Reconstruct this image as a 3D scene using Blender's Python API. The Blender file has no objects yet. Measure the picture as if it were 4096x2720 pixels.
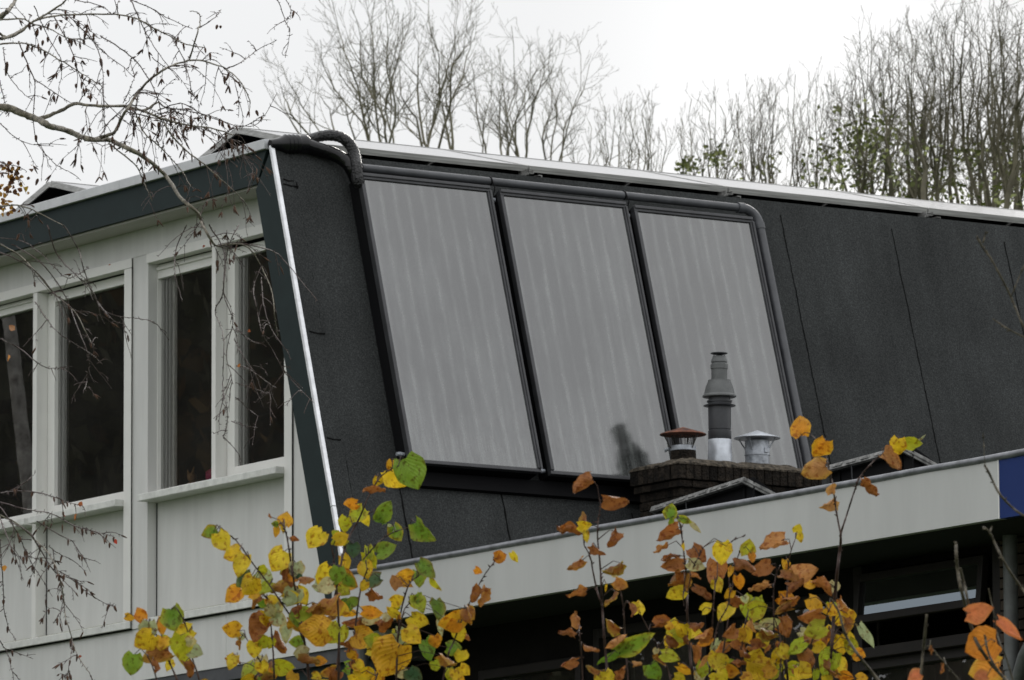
import bpy, math, random
import numpy as np
from mathutils import Vector as V, noise as mn
random.seed(7)
R = math.radians
scn = bpy.context.scene
col = scn.collection

# ---------------------------------------------------------------- camera
YAW, PIT, ROL, F = R(33.2), R(8.217), R(-.254), 6907.0
fw = V((-math.cos(YAW)*math.cos(PIT), math.sin(YAW)*math.cos(PIT), math.sin(PIT)))
rt = fw.cross(V((0, 0, 1))).normalized(); up = rt.cross(fw)
r2 = rt*math.cos(ROL)+up*math.sin(ROL); u2 = -rt*math.sin(ROL)+up*math.cos(ROL)
CAM = V((37.98142866, -22.9651503, 1.81057523))
cd = bpy.data.cameras.new('camera'); cam = bpy.data.objects.new('camera', cd); col.objects.link(cam)
cd.sensor_width = 36; cd.lens = F/1024*36; cd.clip_start = 1; cd.clip_end = 2000
from mathutils import Matrix
m = Matrix((r2, u2, -fw)).transposed().to_4x4(); m.translation = CAM
cam.matrix_world = m
cd.dof.use_dof = True; cd.dof.focus_distance = 31; cd.dof.aperture_fstop = 20
scn.camera = cam
scn.render.resolution_x = 1024; scn.render.resolution_y = 680

# ---------------------------------------------------------------- world: overcast daylight
SUN_EL, SUN_AZ = R(24), R(318)      # azimuth clockwise from +Y
w = bpy.data.worlds.new('World'); scn.world = w; w.use_nodes = True
nt = w.node_tree; N = nt.nodes; N.clear()
def wn(t, **k):
    n = N.new(t)
    for a, b in k.items(): setattr(n, a, b)
    return n
out = wn('ShaderNodeOutputWorld'); add = wn('ShaderNodeAddShader')
sky = wn('ShaderNodeTexSky', sky_type='NISHITA', sun_disc=False, sun_elevation=SUN_EL, sun_rotation=SUN_AZ)
b1 = wn('ShaderNodeBackground'); b1.inputs[1].default_value = .008
b2 = wn('ShaderNodeBackground'); b2.inputs[1].default_value = 1.0
tc = wn('ShaderNodeTexCoord'); sep = wn('ShaderNodeSeparateXYZ')
nt.links.new(tc.outputs['Generated'], sep.inputs[0])
mp = wn('ShaderNodeMapping'); mp.inputs['Scale'].default_value = (1, 1, 2.4)
nz = wn('ShaderNodeTexNoise'); nz.inputs['Scale'].default_value = 7; nz.inputs['Detail'].default_value = 4; nz.inputs['Roughness'].default_value = .45
nt.links.new(tc.outputs['Generated'], mp.inputs[0]); nt.links.new(mp.outputs[0], nz.inputs[0])
cr = wn('ShaderNodeValToRGB'); cr.color_ramp.elements[0].position = .38; cr.color_ramp.elements[0].color = (.76, .77, .785, 1)
cr.color_ramp.elements[1].position = .62; cr.color_ramp.elements[1].color = (.98, .98, .975, 1)
nt.links.new(nz.outputs[0], cr.inputs[0])
el = wn('ShaderNodeMapRange'); el.inputs[1].default_value = .15; el.inputs[2].default_value = 1; el.inputs[3].default_value = 1.0; el.inputs[4].default_value = 1.7
nt.links.new(sep.outputs[2], el.inputs[0])
mu = wn('ShaderNodeVectorMath', operation='SCALE'); nt.links.new(cr.outputs[0], mu.inputs[0]); nt.links.new(el.outputs[0], mu.inputs['Scale'])
gl_ = wn('ShaderNodeVectorMath', operation='DISTANCE'); gl_.inputs[1].default_value = tuple((fw+r2*((800-512)/F)-u2*((80-340)/F)).normalized())
nrm_ = wn('ShaderNodeVectorMath', operation='NORMALIZE'); nt.links.new(tc.outputs['Generated'], nrm_.inputs[0]); nt.links.new(nrm_.outputs[0], gl_.inputs[0])
gm = wn('ShaderNodeMapRange', interpolation_type='SMOOTHSTEP'); gm.inputs[1].default_value = .042; gm.inputs[2].default_value = .004; gm.inputs[3].default_value = 0; gm.inputs[4].default_value = .16; nt.links.new(gl_.outputs['Value'], gm.inputs[0])
ga = wn('ShaderNodeVectorMath', operation='ADD'); nt.links.new(mu.outputs[0], ga.inputs[0]); nt.links.new(gm.outputs[0], ga.inputs[1])   # thin bright patch of cloud
nt.links.new(ga.outputs[0], b2.inputs[0]); nt.links.new(sky.outputs[0], b1.inputs[0])
nt.links.new(b1.outputs[0], add.inputs[0]); nt.links.new(b2.outputs[0], add.inputs[1]); nt.links.new(add.outputs[0], out.inputs[0])
sl = bpy.data.lights.new('sun', 'SUN'); sl.energy = .9; sl.angle = R(14); sl.color = (1, .96, .9)
so = bpy.data.objects.new('sun', sl); col.objects.link(so)
sd = V((math.sin(SUN_AZ)*math.cos(SUN_EL), math.cos(SUN_AZ)*math.cos(SUN_EL), math.sin(SUN_EL)))
so.rotation_euler = sd.to_track_quat('Z', 'Y').to_euler()
scn.view_settings.view_transform = 'Standard'; scn.view_settings.look = 'None'
scn.view_settings.exposure = 0.0; scn.view_settings.gamma = 1

# ---------------------------------------------------------------- image ray helpers (pixel of the 1024 wide picture -> world)
def ray(x, y): return fw+r2*((x-512)/F)-u2*((y-340)/F)
def on(x, y, P, n):
    d = ray(x, y); n = V(n); return CAM+d*((V(P)-CAM).dot(n)/d.dot(n))
def U(x, y, d): return CAM+ray(x, y)*d
def onY(x, y, Y): return on(x, y, (0, Y, 0), (0, 1, 0))

# ---------------------------------------------------------------- materials
def mat(name, c, rough=.6, metal=0, var=0., vs=3., bump=0., bs=40., spec=.5, c2=None, island=0., ior=None, stretch=None):
    m = bpy.data.materials.new(name); m.use_nodes = True; t = m.node_tree; P = t.nodes['Principled BSDF']
    P.inputs['Base Color'].default_value = (*c, 1); P.inputs['Roughness'].default_value = rough; P.inputs['Metallic'].default_value = metal
    P.inputs['Specular IOR Level'].default_value = spec
    if ior: P.inputs['IOR'].default_value = ior
    g = t.nodes.new('ShaderNodeTexCoord'); src = g.outputs['Object']
    if stretch:
        mp = t.nodes.new('ShaderNodeMapping'); mp.inputs['Scale'].default_value = stretch; t.links.new(src, mp.inputs[0]); src = mp.outputs[0]
    if var or c2:
        n = t.nodes.new('ShaderNodeTexNoise'); n.inputs['Scale'].default_value = vs; n.inputs['Detail'].default_value = 5; n.inputs['Roughness'].default_value = .62
        t.links.new(src, n.inputs['Vector'])
        r = t.nodes.new('ShaderNodeValToRGB'); r.color_ramp.elements[0].position = .33; r.color_ramp.elements[1].position = .67
        a = [x*(1-var) for x in c]; b = list(c2) if c2 else [min(1, x*(1+var)) for x in c]
        r.color_ramp.elements[0].color = (*a, 1); r.color_ramp.elements[1].color = (*b, 1)
        t.links.new(n.outputs[0], r.inputs[0]); last = r.outputs[0]
        if island:
            ge = t.nodes.new('ShaderNodeNewGeometry'); mr = t.nodes.new('ShaderNodeMapRange'); mr.inputs[3].default_value = 1-island; mr.inputs[4].default_value = 1+island
            t.links.new(ge.outputs['Random Per Island'], mr.inputs[0])
            sc = t.nodes.new('ShaderNodeVectorMath'); sc.operation = 'SCALE'; t.links.new(last, sc.inputs[0]); t.links.new(mr.outputs[0], sc.inputs['Scale']); last = sc.outputs[0]
        t.links.new(last, P.inputs['Base Color'])
    if bump:
        n = t.nodes.new('ShaderNodeTexNoise'); n.inputs['Scale'].default_value = bs; n.inputs['Detail'].default_value = 4
        t.links.new(g.outputs['Object'], n.inputs['Vector'])
        b = t.nodes.new('ShaderNodeBump'); b.inputs['Strength'].default_value = bump; b.inputs['Distance'].default_value = .02
        t.links.new(n.outputs[0], b.inputs['Height']); t.links.new(b.outputs[0], P.inputs['Normal'])
    return m

M = {}
M['panel'] = mat('white_panel', (.60, .60, .585), .5, var=.075, vs=6, bump=.05, bs=150, stretch=(1, 1, .12))
M['fasciap'] = mat('fascia_panel', (.475, .478, .47), .5, var=.05, vs=5, bump=.05, bs=150, stretch=(1, 1, .15))
M['frame'] = mat('white_frame', (.72, .715, .69), .4, var=.03, vs=4)
M['sillm'] = mat('weathered_sill', (.63, .635, .61), .5, var=.14, vs=14)
M['algae'] = mat('algae', (.13, .14, .05), .9, var=.5, vs=20, c2=(.40, .41, .27))
M['green'] = mat('dark_green_board', (.014, .024, .025), .6, var=.12, vs=5, spec=.15)
M['soffit'] = mat('soffit_board', (.42, .41, .38), .6, var=.05)
M['alu'] = mat('aluminium', (.55, .56, .575), .5, metal=.3, var=.08, vs=9)
M['alub'] = mat('bright_aluminium_trim', (.78, .79, .82), .35, metal=.5, var=.15, vs=14)
M['alud'] = mat('weathered_aluminium', (.16, .16, .155), .55, metal=.3, var=.5, vs=22, c2=(.32, .32, .31))
M['black'] = mat('black_rubber', (.006, .006, .007), .7, spec=.12)
M['gloss'] = mat('glossy_black_rubber', (.005, .005, .006), .25, spec=.4)
M['pvframe'] = mat('pv_frame_aluminium', (.36, .36, .345), .5, metal=.3, var=.3, vs=14, c2=(.5, .5, .49), stretch=(1, .2, 6))
M['bitumen'] = mat('bitumen_wrap', (.003, .003, .0035), .16, var=.4, vs=30, bump=.25, bs=30, spec=.35)
M['wrap'] = mat('tape_wrapped_hose', (.010, .010, .011), .35, var=.5, vs=45, bump=1, bs=60)
M['pipe'] = mat('grey_pvc', (.062, .065, .072), .42, var=.2, vs=9)
M['cframe'] = mat('collector_frame', (.045, .046, .05), .45, metal=.2, var=.2, vs=10)
M['brick'] = mat('sooty_brick', (.008, .007, .006), .95, var=.4, vs=24, bump=1, bs=60, c2=(.026, .020, .015), island=.6, spec=.2)
M['mortar'] = mat('weathered_mortar', (.030, .028, .024), .95, var=.5, vs=30, bump=1, bs=60, c2=(.15, .125, .095), spec=.2)
M['rust'] = mat('rusty_steel', (.05, .018, .012), .8, var=.5, vs=22, c2=(.24, .085, .045), bump=.3, bs=60)
M['soot'] = mat('sooty_metal', (.04, .038, .034), .7, var=.4, vs=25)
M['galv'] = mat('galvanised_steel', (.55, .58, .63), .4, metal=.45, var=.15, vs=18)
M['galvd'] = mat('dirty_galvanised_steel', (.30, .32, .35), .45, metal=.4, var=.5, vs=14, c2=(.5, .53, .58))
M['flue'] = mat('grey_plastic_flue', (.105, .11, .11), .5, var=.2, vs=12)
M['flued'] = mat('dark_flue_pipe', (.035, .037, .042), .45, var=.25, vs=12)
M['blue'] = mat('blue_panel', (.005, .024, .13), .5, var=.05, spec=.2)
M['coping'] = mat('grey_roll_coping', (.17, .175, .19), .4, metal=.4, var=.3, vs=12)
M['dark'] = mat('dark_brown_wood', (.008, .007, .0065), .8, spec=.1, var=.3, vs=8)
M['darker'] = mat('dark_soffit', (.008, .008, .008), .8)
M['wframe'] = mat('brown_window_frame', (.014, .011, .010), .5, var=.2, vs=6, spec=.25)
M['pier'] = mat('brown_brick_pier', (.05, .035, .026), .9, var=.3, vs=12, island=.3)
M['room'] = mat('dim_room', (.07, .065, .055), .9)
M['curtain'] = mat('grey_curtain', (.75, .73, .68), .9, var=.1, vs=20)
M['pink'] = mat('pink_plastic', (.62, .05, .16), .4)
M['tan'] = mat('tan_plush', (.38, .22, .10), .9)
M['pot'] = mat('pale_pot', (.55, .57, .6), .4)
M['tblue'] = mat('blue_plastic', (.05, .25, .55), .4)
M['bark_bg'] = mat('grey_brown_bark', (.13, .12, .078), .9, var=.35, vs=3)
M['bark_bg2'] = mat('mossy_bark', (.11, .10, .065), .9, var=.35, vs=3)
M['ivy'] = mat('ivy_leaf', (.07, .10, .025), .6, var=.5, vs=4, c2=(.24, .27, .07))
M['birch'] = mat('birch_twig', (.055, .036, .032), .7, var=.3, vs=30)
M['birchb'] = mat('birch_branch_bark', (.14, .125, .095), .8, var=.6, vs=40, c2=(.30, .27, .21), bump=.4, bs=80)
M['birchw'] = mat('white_birch_bark', (.55, .53, .50), .8, var=.2, vs=9, c2=(.1, .09, .08))
M['catkin'] = mat('catkin_brown', (.05, .028, .022), .9, var=.4, vs=80, c2=(.12, .06, .035))
M['stem'] = mat('reddish_stem', (.03, .014, .013), .7, var=.4, vs=40, c2=(.07, .04, .03), spec=.25)
M['stemb'] = mat('olive_brown_stem', (.045, .036, .024), .8, var=.5, vs=50, c2=(.11, .095, .065), spec=.25)
M['grass'] = mat('grass', (.05, .075, .025), .95, var=.4, vs=1.2, bump=.5, bs=10)
M['trunk'] = mat('tree_bark', (.08, .065, .05), .9, var=.4, vs=5)

def felt():
    m = bpy.data.materials.new('granular_roofing_felt'); m.use_nodes = True; t = m.node_tree; P = t.nodes['Principled BSDF']
    P.inputs['Roughness'].default_value = .92; P.inputs['Specular IOR Level'].default_value = .2
    g = t.nodes.new('ShaderNodeTexCoord')
    a = t.nodes.new('ShaderNodeTexNoise'); a.inputs['Scale'].default_value = 95; a.inputs['Detail'].default_value = 3; a.inputs['Roughness'].default_value = .8
    b = t.nodes.new('ShaderNodeTexNoise'); b.inputs['Scale'].default_value = 1.6; b.inputs['Detail'].default_value = 6
    t.links.new(g.outputs['Object'], a.inputs[0]); t.links.new(g.outputs['Object'], b.inputs[0])
    ra = t.nodes.new('ShaderNodeValToRGB'); ra.color_ramp.elements[0].position = .36; ra.color_ramp.elements[1].position = .66
    ra.color_ramp.elements[0].color = (.021, .0225, .023, 1); ra.color_ramp.elements[1].color = (.064, .067, .068, 1)
    e = ra.color_ramp.elements.new(.5); e.color = (.035, .038, .038, 1)
    rb = t.nodes.new('ShaderNodeMapRange'); rb.inputs[1].default_value = .3; rb.inputs[2].default_value = .7; rb.inputs[3].default_value = .80; rb.inputs[4].default_value = 1.2
    fm = t.nodes.new('ShaderNodeMapping'); fm.inputs['Scale'].default_value = (1, 5, .5); t.links.new(g.outputs['Object'], fm.inputs[0])
    fs = t.nodes.new('ShaderNodeTexNoise'); fs.inputs['Scale'].default_value = 1.5; fs.inputs['Detail'].default_value = 6; t.links.new(fm.outputs[0], fs.inputs[0])
    fr_ = t.nodes.new('ShaderNodeMapRange'); fr_.inputs[1].default_value = .3; fr_.inputs[2].default_value = .7; fr_.inputs[3].default_value = .88; fr_.inputs[4].default_value = 1.13; t.links.new(fs.outputs[0], fr_.inputs[0])
    fx = t.nodes.new('ShaderNodeMath'); fx.operation = 'MULTIPLY'; t.links.new(rb.outputs[0], fx.inputs[0]); t.links.new(fr_.outputs[0], fx.inputs[1])
    t.links.new(a.outputs[0], ra.inputs[0]); t.links.new(b.outputs[0], rb.inputs[0])
    s = t.nodes.new('ShaderNodeVectorMath'); s.operation = 'SCALE'; t.links.new(ra.outputs[0], s.inputs[0]); t.links.new(fx.outputs[0], s.inputs['Scale'])
    t.links.new(s.outputs[0], P.inputs['Base Color'])
    bp = t.nodes.new('ShaderNodeBump'); bp.inputs['Strength'].default_value = .5; bp.inputs['Distance'].default_value = .01
    t.links.new(a.outputs[0], bp.inputs['Height']); t.links.new(bp.outputs[0], P.inputs['Normal'])
    return m
M['felt'] = felt()
M['bead'] = mat('bitumen_bead', (.005, .005, .005), .8, spec=.1)

def glass(name, tint=(.9, .9, .9), gtint=(1, 1, 1), rough=.0, ior=1.6):
    m = bpy.data.materials.new(name); m.use_nodes = True; t = m.node_tree; t.nodes.clear()
    o = t.nodes.new('ShaderNodeOutputMaterial'); mx = t.nodes.new('ShaderNodeMixShader'); tr = t.nodes.new('ShaderNodeBsdfTransparent'); gl = t.nodes.new('ShaderNodeBsdfGlossy')
    fr = t.nodes.new('ShaderNodeFresnel'); fr.inputs[0].default_value = ior
    gl.inputs['Color'].default_value = (*gtint, 1); tr.inputs[0].default_value = (*tint, 1); gl.inputs['Roughness'].default_value = rough
    n = t.nodes.new('ShaderNodeTexNoise'); n.inputs['Scale'].default_value = 1.3; g = t.nodes.new('ShaderNodeTexCoord'); b = t.nodes.new('ShaderNodeBump')
    b.inputs['Strength'].default_value = .03; b.inputs['Distance'].default_value = .01
    t.links.new(g.outputs['Object'], n.inputs[0]); t.links.new(n.outputs[0], b.inputs['Height']); t.links.new(b.outputs[0], gl.inputs['Normal'])
    t.links.new(fr.outputs[0], mx.inputs[0]); t.links.new(tr.outputs[0], mx.inputs[1]); t.links.new(gl.outputs[0], mx.inputs[2]); df = t.nodes.new('ShaderNodeBsdfDiffuse'); df.inputs[0].default_value = (.5, .48, .44, 1); m2 = t.nodes.new('ShaderNodeMixShader')
    dn = t.nodes.new('ShaderNodeTexNoise'); dn.inputs['Scale'].default_value = 2.5; dn.inputs['Detail'].default_value = 5; t.links.new(g.outputs['Object'], dn.inputs[0])
    dm = t.nodes.new('ShaderNodeMapRange'); dm.inputs[3].default_value = .004; dm.inputs[4].default_value = .05; t.links.new(dn.outputs[0], dm.inputs[0]); t.links.new(dm.outputs[0], m2.inputs[0])
    t.links.new(mx.outputs[0], m2.inputs[1]); t.links.new(df.outputs[0], m2.inputs[2]); t.links.new(m2.outputs[0], o.inputs[0])
    return m
M['glass'] = glass('window_glass', (.85, .86, .86), ior=1.9)
M['ventglass'] = glass('vent_glass', (.08, .09, .1), (.78, .9, 1), ior=3.0)

def collector_glass():
    m = bpy.data.materials.new('misted_collector_glass'); m.use_nodes = True; t = m.node_tree; P = t.nodes['Principled BSDF']
    P.inputs['Roughness'].default_value = .11; P.inputs['IOR'].default_value = 2.4
    uv = t.nodes.new('ShaderNodeUVMap'); sp = t.nodes.new('ShaderNodeSeparateXYZ'); t.links.new(uv.outputs[0], sp.inputs[0])
    def math_(op, a, b=None, c=None):
        n = t.nodes.new('ShaderNodeMath'); n.operation = op
        for i, v in enumerate((a, b, c)):
            if v is None: continue
            if hasattr(v, 'links'): t.links.new(v, n.inputs[i])
            else: n.inputs[i].default_value = v
        return n.outputs[0]
    nz = t.nodes.new('ShaderNodeTexNoise'); nz.inputs['Scale'].default_value = 5; nz.inputs['Detail'].default_value = 5
    mp = t.nodes.new('ShaderNodeMapping'); mp.inputs['Scale'].default_value = (1, 1.3, 1); t.links.new(uv.outputs[0], mp.inputs[0]); t.links.new(mp.outputs[0], nz.inputs[0])
    wob = math_('MULTIPLY_ADD', nz.outputs[0], .04, sp.outputs[0])
    s = math_('SINE', math_('MULTIPLY', wob, 2*math.pi*9))
    s = math_('POWER', math_('MULTIPLY_ADD', s, .5, .5), 4.0)          # soft pale absorber ridges
    ob = t.nodes.new('ShaderNodeTexCoord')
    def nz_(sc, det, st, src=None):
        n = t.nodes.new('ShaderNodeTexNoise'); n.inputs['Scale'].default_value = sc; n.inputs['Detail'].default_value = det; n.inputs['Roughness'].default_value = .6
        q = t.nodes.new('ShaderNodeMapping'); q.inputs['Scale'].default_value = st; t.links.new(ob.outputs['Object'] if src is None else src, q.inputs[0]); t.links.new(q.outputs[0], n.inputs[0]); return n.outputs[0]
    brk = nz_(9, 4, (1, 1.4, .5))
    s = math_('MULTIPLY', s, math_('MULTIPLY_ADD', brk, 2.2, -.45))
    mott = nz_(2.2, 6, (1, 1, .6)); strk = nz_(7, 6, (1, 4.5, .22)); grain = nz_(95, 2, (1, 1, 1)); fine = nz_(26, 5, (1, 3, .25))
    low = t.nodes.new('ShaderNodeMapRange'); low.inputs[1].default_value = .70; low.inputs[2].default_value = .98; t.links.new(sp.outputs[1], low.inputs[0])
    drip = math_('MULTIPLY', math_('MULTIPLY', math_('MULTIPLY_ADD', fine, 4, -1.9), low.outputs[0]), .045)
    v = math_('MULTIPLY_ADD', s, .070, .016)
    v = math_('ADD', v, math_('MULTIPLY_ADD', mott, .13, -.065))
    v = math_('ADD', v, math_('MULTIPLY_ADD', strk, .10, -.05))
    v = math_('ADD', v, math_('MULTIPLY_ADD', grain, .08, -.04))
    v = math_('ADD', v, math_('MULTIPLY', low.outputs[0], .025))
    v = math_('MAXIMUM', math_('ADD', v, drip), .008)
    cm = t.nodes.new('ShaderNodeCombineXYZ')
    t.links.new(math_('MULTIPLY', v, .93), cm.inputs[0]); t.links.new(v, cm.inputs[1]); t.links.new(math_('MULTIPLY', v, .97), cm.inputs[2])
    t.links.new(cm.outputs[0], P.inputs['Base Color'])
    return m
M['cglass'] = collector_glass()

def leafmat(name, spots=.5):
    m = bpy.data.materials.new(name); m.use_nodes = True; t = m.node_tree; t.nodes.clear()
    o = t.nodes.new('ShaderNodeOutputMaterial'); at = t.nodes.new('ShaderNodeAttribute'); at.attribute_name = 'Col'
    g = t.nodes.new('ShaderNodeTexCoord'); n = t.nodes.new('ShaderNodeTexNoise'); n.inputs['Scale'].default_value = 75; n.inputs['Detail'].default_value = 4
    t.links.new(g.outputs['Object'], n.inputs[0])
    r = t.nodes.new('ShaderNodeValToRGB'); r.color_ramp.elements[0].position = .36; r.color_ramp.elements[0].color = (.45, .22, .12, 1)
    r.color_ramp.elements[1].position = .46; r.color_ramp.elements[1].color = (1, 1, 1, 1); t.links.new(n.outputs[0], r.inputs[0])
    mx = t.nodes.new('ShaderNodeMix'); mx.data_type = 'RGBA'; mx.blend_type = 'MULTIPLY'; mx.inputs[0].default_value = spots
    t.links.new(at.outputs[0], mx.inputs[6]); t.links.new(r.outputs[0], mx.inputs[7])
    uv = t.nodes.new('ShaderNodeUVMap'); sp = t.nodes.new('ShaderNodeSeparateXYZ'); t.links.new(uv.outputs[0], sp.inputs[0])
    ab = t.nodes.new('ShaderNodeMath'); ab.operation = 'ABSOLUTE'; t.links.new(sp.outputs[1], ab.inputs[0])
    a1 = t.nodes.new('ShaderNodeMath'); a1.operation = 'MULTIPLY_ADD'; a1.inputs[1].default_value = -.75; t.links.new(ab.outputs[0], a1.inputs[0]); t.links.new(sp.outputs[0], a1.inputs[2])
    s = t.nodes.new('ShaderNodeMath'); s.operation = 'SINE'; a2 = t.nodes.new('ShaderNodeMath'); a2.operation = 'MULTIPLY'; a2.inputs[1].default_value = 38
    t.links.new(a1.outputs[0], a2.inputs[0]); t.links.new(a2.outputs[0], s.inputs[0])
    vr = t.nodes.new('ShaderNodeMapRange'); vr.inputs[1].default_value = .75; vr.inputs[2].default_value = 1; vr.inputs[3].default_value = 1; vr.inputs[4].default_value = .86; t.links.new(s.outputs[0], vr.inputs[0])
    sc = t.nodes.new('ShaderNodeVectorMath'); sc.operation = 'SCALE'; t.links.new(mx.outputs[2], sc.inputs[0]); t.links.new(vr.outputs[0], sc.inputs['Scale'])
    P = t.nodes.new('ShaderNodeBsdfPrincipled'); P.inputs['Roughness'].default_value = .5; P.inputs['Specular IOR Level'].default_value = .35
    tl = t.nodes.new('ShaderNodeBsdfTranslucent'); ms = t.nodes.new('ShaderNodeMixShader'); ms.inputs[0].default_value = .38
    t.links.new(sc.outputs[0], P.inputs['Base Color']); t.links.new(sc.outputs[0], tl.inputs[0])
    bp = t.nodes.new('ShaderNodeBump'); bp.inputs['Strength'].default_value = .35; bp.inputs['Distance'].default_value = .002; t.links.new(s.outputs[0], bp.inputs['Height'])
    t.links.new(bp.outputs[0], P.inputs['Normal'])
    t.links.new(P.outputs[0], ms.inputs[1]); t.links.new(tl.outputs[0], ms.inputs[2]); t.links.new(ms.outputs[0], o.inputs[0])
    return m
M['leaf'] = leafmat('autumn_leaf', .75); M['leafq'] = leafmat('orange_leaf', .3)

# ---------------------------------------------------------------- mesh builder
class MB:
    def __init__(s): s.v = []; s.f = []; s.c = []; s.uv = {}; s.sm = False
    def poly(s, pts, face=None):
        i = len(s.v); s.v += [tuple(p) for p in pts]; s.f.append(tuple(range(i, i+len(pts)))); return s
    def box(s, x0, x1, y0, y1, z0, z1):
        return s.hexa([(x0, y0, z0), (x1, y0, z0), (x1, y1, z0), (x0, y1, z0), (x0, y0, z1), (x1, y0, z1), (x1, y1, z1), (x0, y1, z1)])
    def hexa(s, p):
        i = len(s.v); s.v += [tuple(q) for q in p]
        for f in ((0, 3, 2, 1), (4, 5, 6, 7), (0, 1, 5, 4), (1, 2, 6, 5), (2, 3, 7, 6), (3, 0, 4, 7)): s.f.append(tuple(i+k for k in f))
        return s
    def obox(s, f, a0, a1, b0, b1, c0, c1):            # box in a mapped frame f(a,b,c)
        return s.hexa([f(a0, b0, c0), f(a1, b0, c0), f(a1, b1, c0), f(a0, b1, c0), f(a0, b0, c1), f(a1, b0, c1), f(a1, b1, c1), f(a0, b1, c1)])
    def prism(s, pts, off):                             # extruded polygon
        n = len(pts); i = len(s.v); off = V(off); s.v += [tuple(p) for p in pts]+[tuple(V(p)+off) for p in pts]
        s.f.append(tuple(range(i, i+n))); s.f.append(tuple(range(i+2*n-1, i+n-1, -1)))
        for k in range(n): s.f.append((i+k, i+n+k, i+n+(k+1) % n, i+(k+1) % n))
        return s
    def tube(s, pts, rad, n=8, cap=True):
        pts = [V(p) for p in pts]; k = len(pts)
        if not isinstance(rad, (list, tuple)): rad = [rad]*k
        i = len(s.v); a = None
        for j, p in enumerate(pts):
            t = (pts[min(j+1, k-1)]-pts[max(j-1, 0)])
            if t.length < 1e-9: t = V((0, 0, 1))
            t.normalize()
            if a is None: a = t.orthogonal()
            a = (a-t*a.dot(t))
            a = a.normalized() if a.length > 1e-6 else t.orthogonal().normalized()
            b = t.cross(a)
            for q in range(n):
                an = 2*math.pi*q/n; s.v.append(tuple(p+(a*math.cos(an)+b*math.sin(an))*rad[j]))
        for j in range(k-1):
            for q in range(n): s.f.append((i+j*n+q, i+j*n+(q+1) % n, i+(j+1)*n+(q+1) % n, i+(j+1)*n+q))
        if cap: s.f.append(tuple(i+q for q in range(n-1, -1, -1))); s.f.append(tuple(i+(k-1)*n+q for q in range(n)))
        return s
    def lathe(s, c, prof, n=28):                        # prof: (r,z) list
        i = len(s.v)
        for r_, z in prof:
            for q in range(n): an = 2*math.pi*q/n; s.v.append((c[0]+r_*math.cos(an), c[1]+r_*math.sin(an), c[2]+z))
        for j in range(len(prof)-1):
            for q in range(n): s.f.append((i+j*n+q, i+j*n+(q+1) % n, i+(j+1)*n+(q+1) % n, i+(j+1)*n+q))
        s.f.append(tuple(i+q for q in range(n-1, -1, -1))); s.f.append(tuple(i+(len(prof)-1)*n+q for q in range(n)))
        return s
    def build(s, name, m, parent=None, smooth=False, origin=None):
        me = bpy.data.meshes.new(name)
        o_ = V(origin) if origin is not None else V((0, 0, 0))
        vs = [tuple(V(v)-o_) for v in s.v] if origin is not None else s.v
        me.from_pydata(vs, [], s.f)
        if smooth:
            me.polygons.foreach_set('use_smooth', [True]*len(me.polygons))
        me.materials.append(m)
        if s.c:
            ca = me.color_attributes.new('Col', 'FLOAT_COLOR', 'POINT'); ca.data.foreach_set('color', [x for c in s.c for x in (*c, 1)])
        if s.uv:
            ul = me.uv_layers.new(name='UVMap'); arr = []
            for p in me.polygons:
                for vi in p.vertices: arr += s.uv.get(vi, (0, 0))
            ul.data.foreach_set('uv', arr)
        o = bpy.data.objects.new(name, me); col.objects.link(o); o.location = o_
        if parent is not None:
            o.parent = parent; o.matrix_parent_inverse = Matrix.Translation(-V(parent_loc(parent)))
        if smooth == 'auto': shade_auto(o)
        return o
def parent_loc(p):
    l = V(p.location)
    while p.parent: p = p.parent; l = V((0, 0, 0))+l
    return l
def shade_auto(o):
    me = o.data
    import bmesh
    bm = bmesh.new(); bm.from_mesh(me)
    for e in bm.edges:
        if len(e.link_faces) == 2 and e.calc_face_angle(0) > R(32): e.smooth = False
    bm.to_mesh(me); bm.free()
def bevel(o, w=.004, seg=2):
    b = o.modifiers.new('bevel', 'BEVEL'); b.width = w; b.segments = seg; b.limit_method = 'ANGLE'; return o
def tag(o, label=None, cat=None, group=None, kind=None):
    if label: o['label'] = label
    if cat: o['category'] = cat
    if group: o['group'] = group
    if kind: o['kind'] = kind
    return o
def thing(name, loc, label, cat, group=None):
    o = bpy.data.objects.new(name, None); col.objects.link(o); o.location = loc; o.empty_display_size = .2
    return tag(o, label, cat, group)

# ---------------------------------------------------------------- ground
g = MB()
g.poly([(-600, -600, 0), (600, -600, 0), (600, 600, 0), (-600, 600, 0)])
tag(g.build('ground', M['grass']), kind='structure')

# ---------------------------------------------------------------- roof plane frame
T0 = V((.0189, 0, 9.497)); ANG = R(72.677)
SD = V((math.cos(ANG), 0, -math.sin(ANG))); NN = V((math.sin(ANG), 0, math.cos(ANG)))
def Bp(s, t, o): return T0+V((0, 1, 0))*s+SD*t+NN*o
def onB(x, y, o): return on(x, y, T0+NN*o, NN)

# ---------------------------------------------------------------- house
H = thing('house', (-4, 4, 0), 'white panelled gable house with steep dark felt side and flat roof, solar gear on it', 'house')
XL, YB = -11.0, 13.0
def hb(name, m, parts, parent=None, lab=None, bev=0):
    b = MB()
    for p in parts: b.box(*p)
    o = b.build(name, m, parent or H)
    if bev: bevel(o, bev)
    if lab: o['label'] = lab
    return o
# felt mansard slope with its deck: solid prism
f = MB()
f.prism([Bp(.03, .02, 0), Bp(.03, 3.12, 0), Bp(.03, 3.12, -.2), Bp(.03, .10, -.2)], (0, YB, 0))
f.build('felt_slope', M['felt'], H)
# felt upstand next to trim, slightly proud, and overlapping roll edges
f = MB(); f.obox(Bp, .03, .125, .03, 3.1, .002, .012); f.obox(Bp, .125, .165, .3, 3.1, .002, .006)

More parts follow.
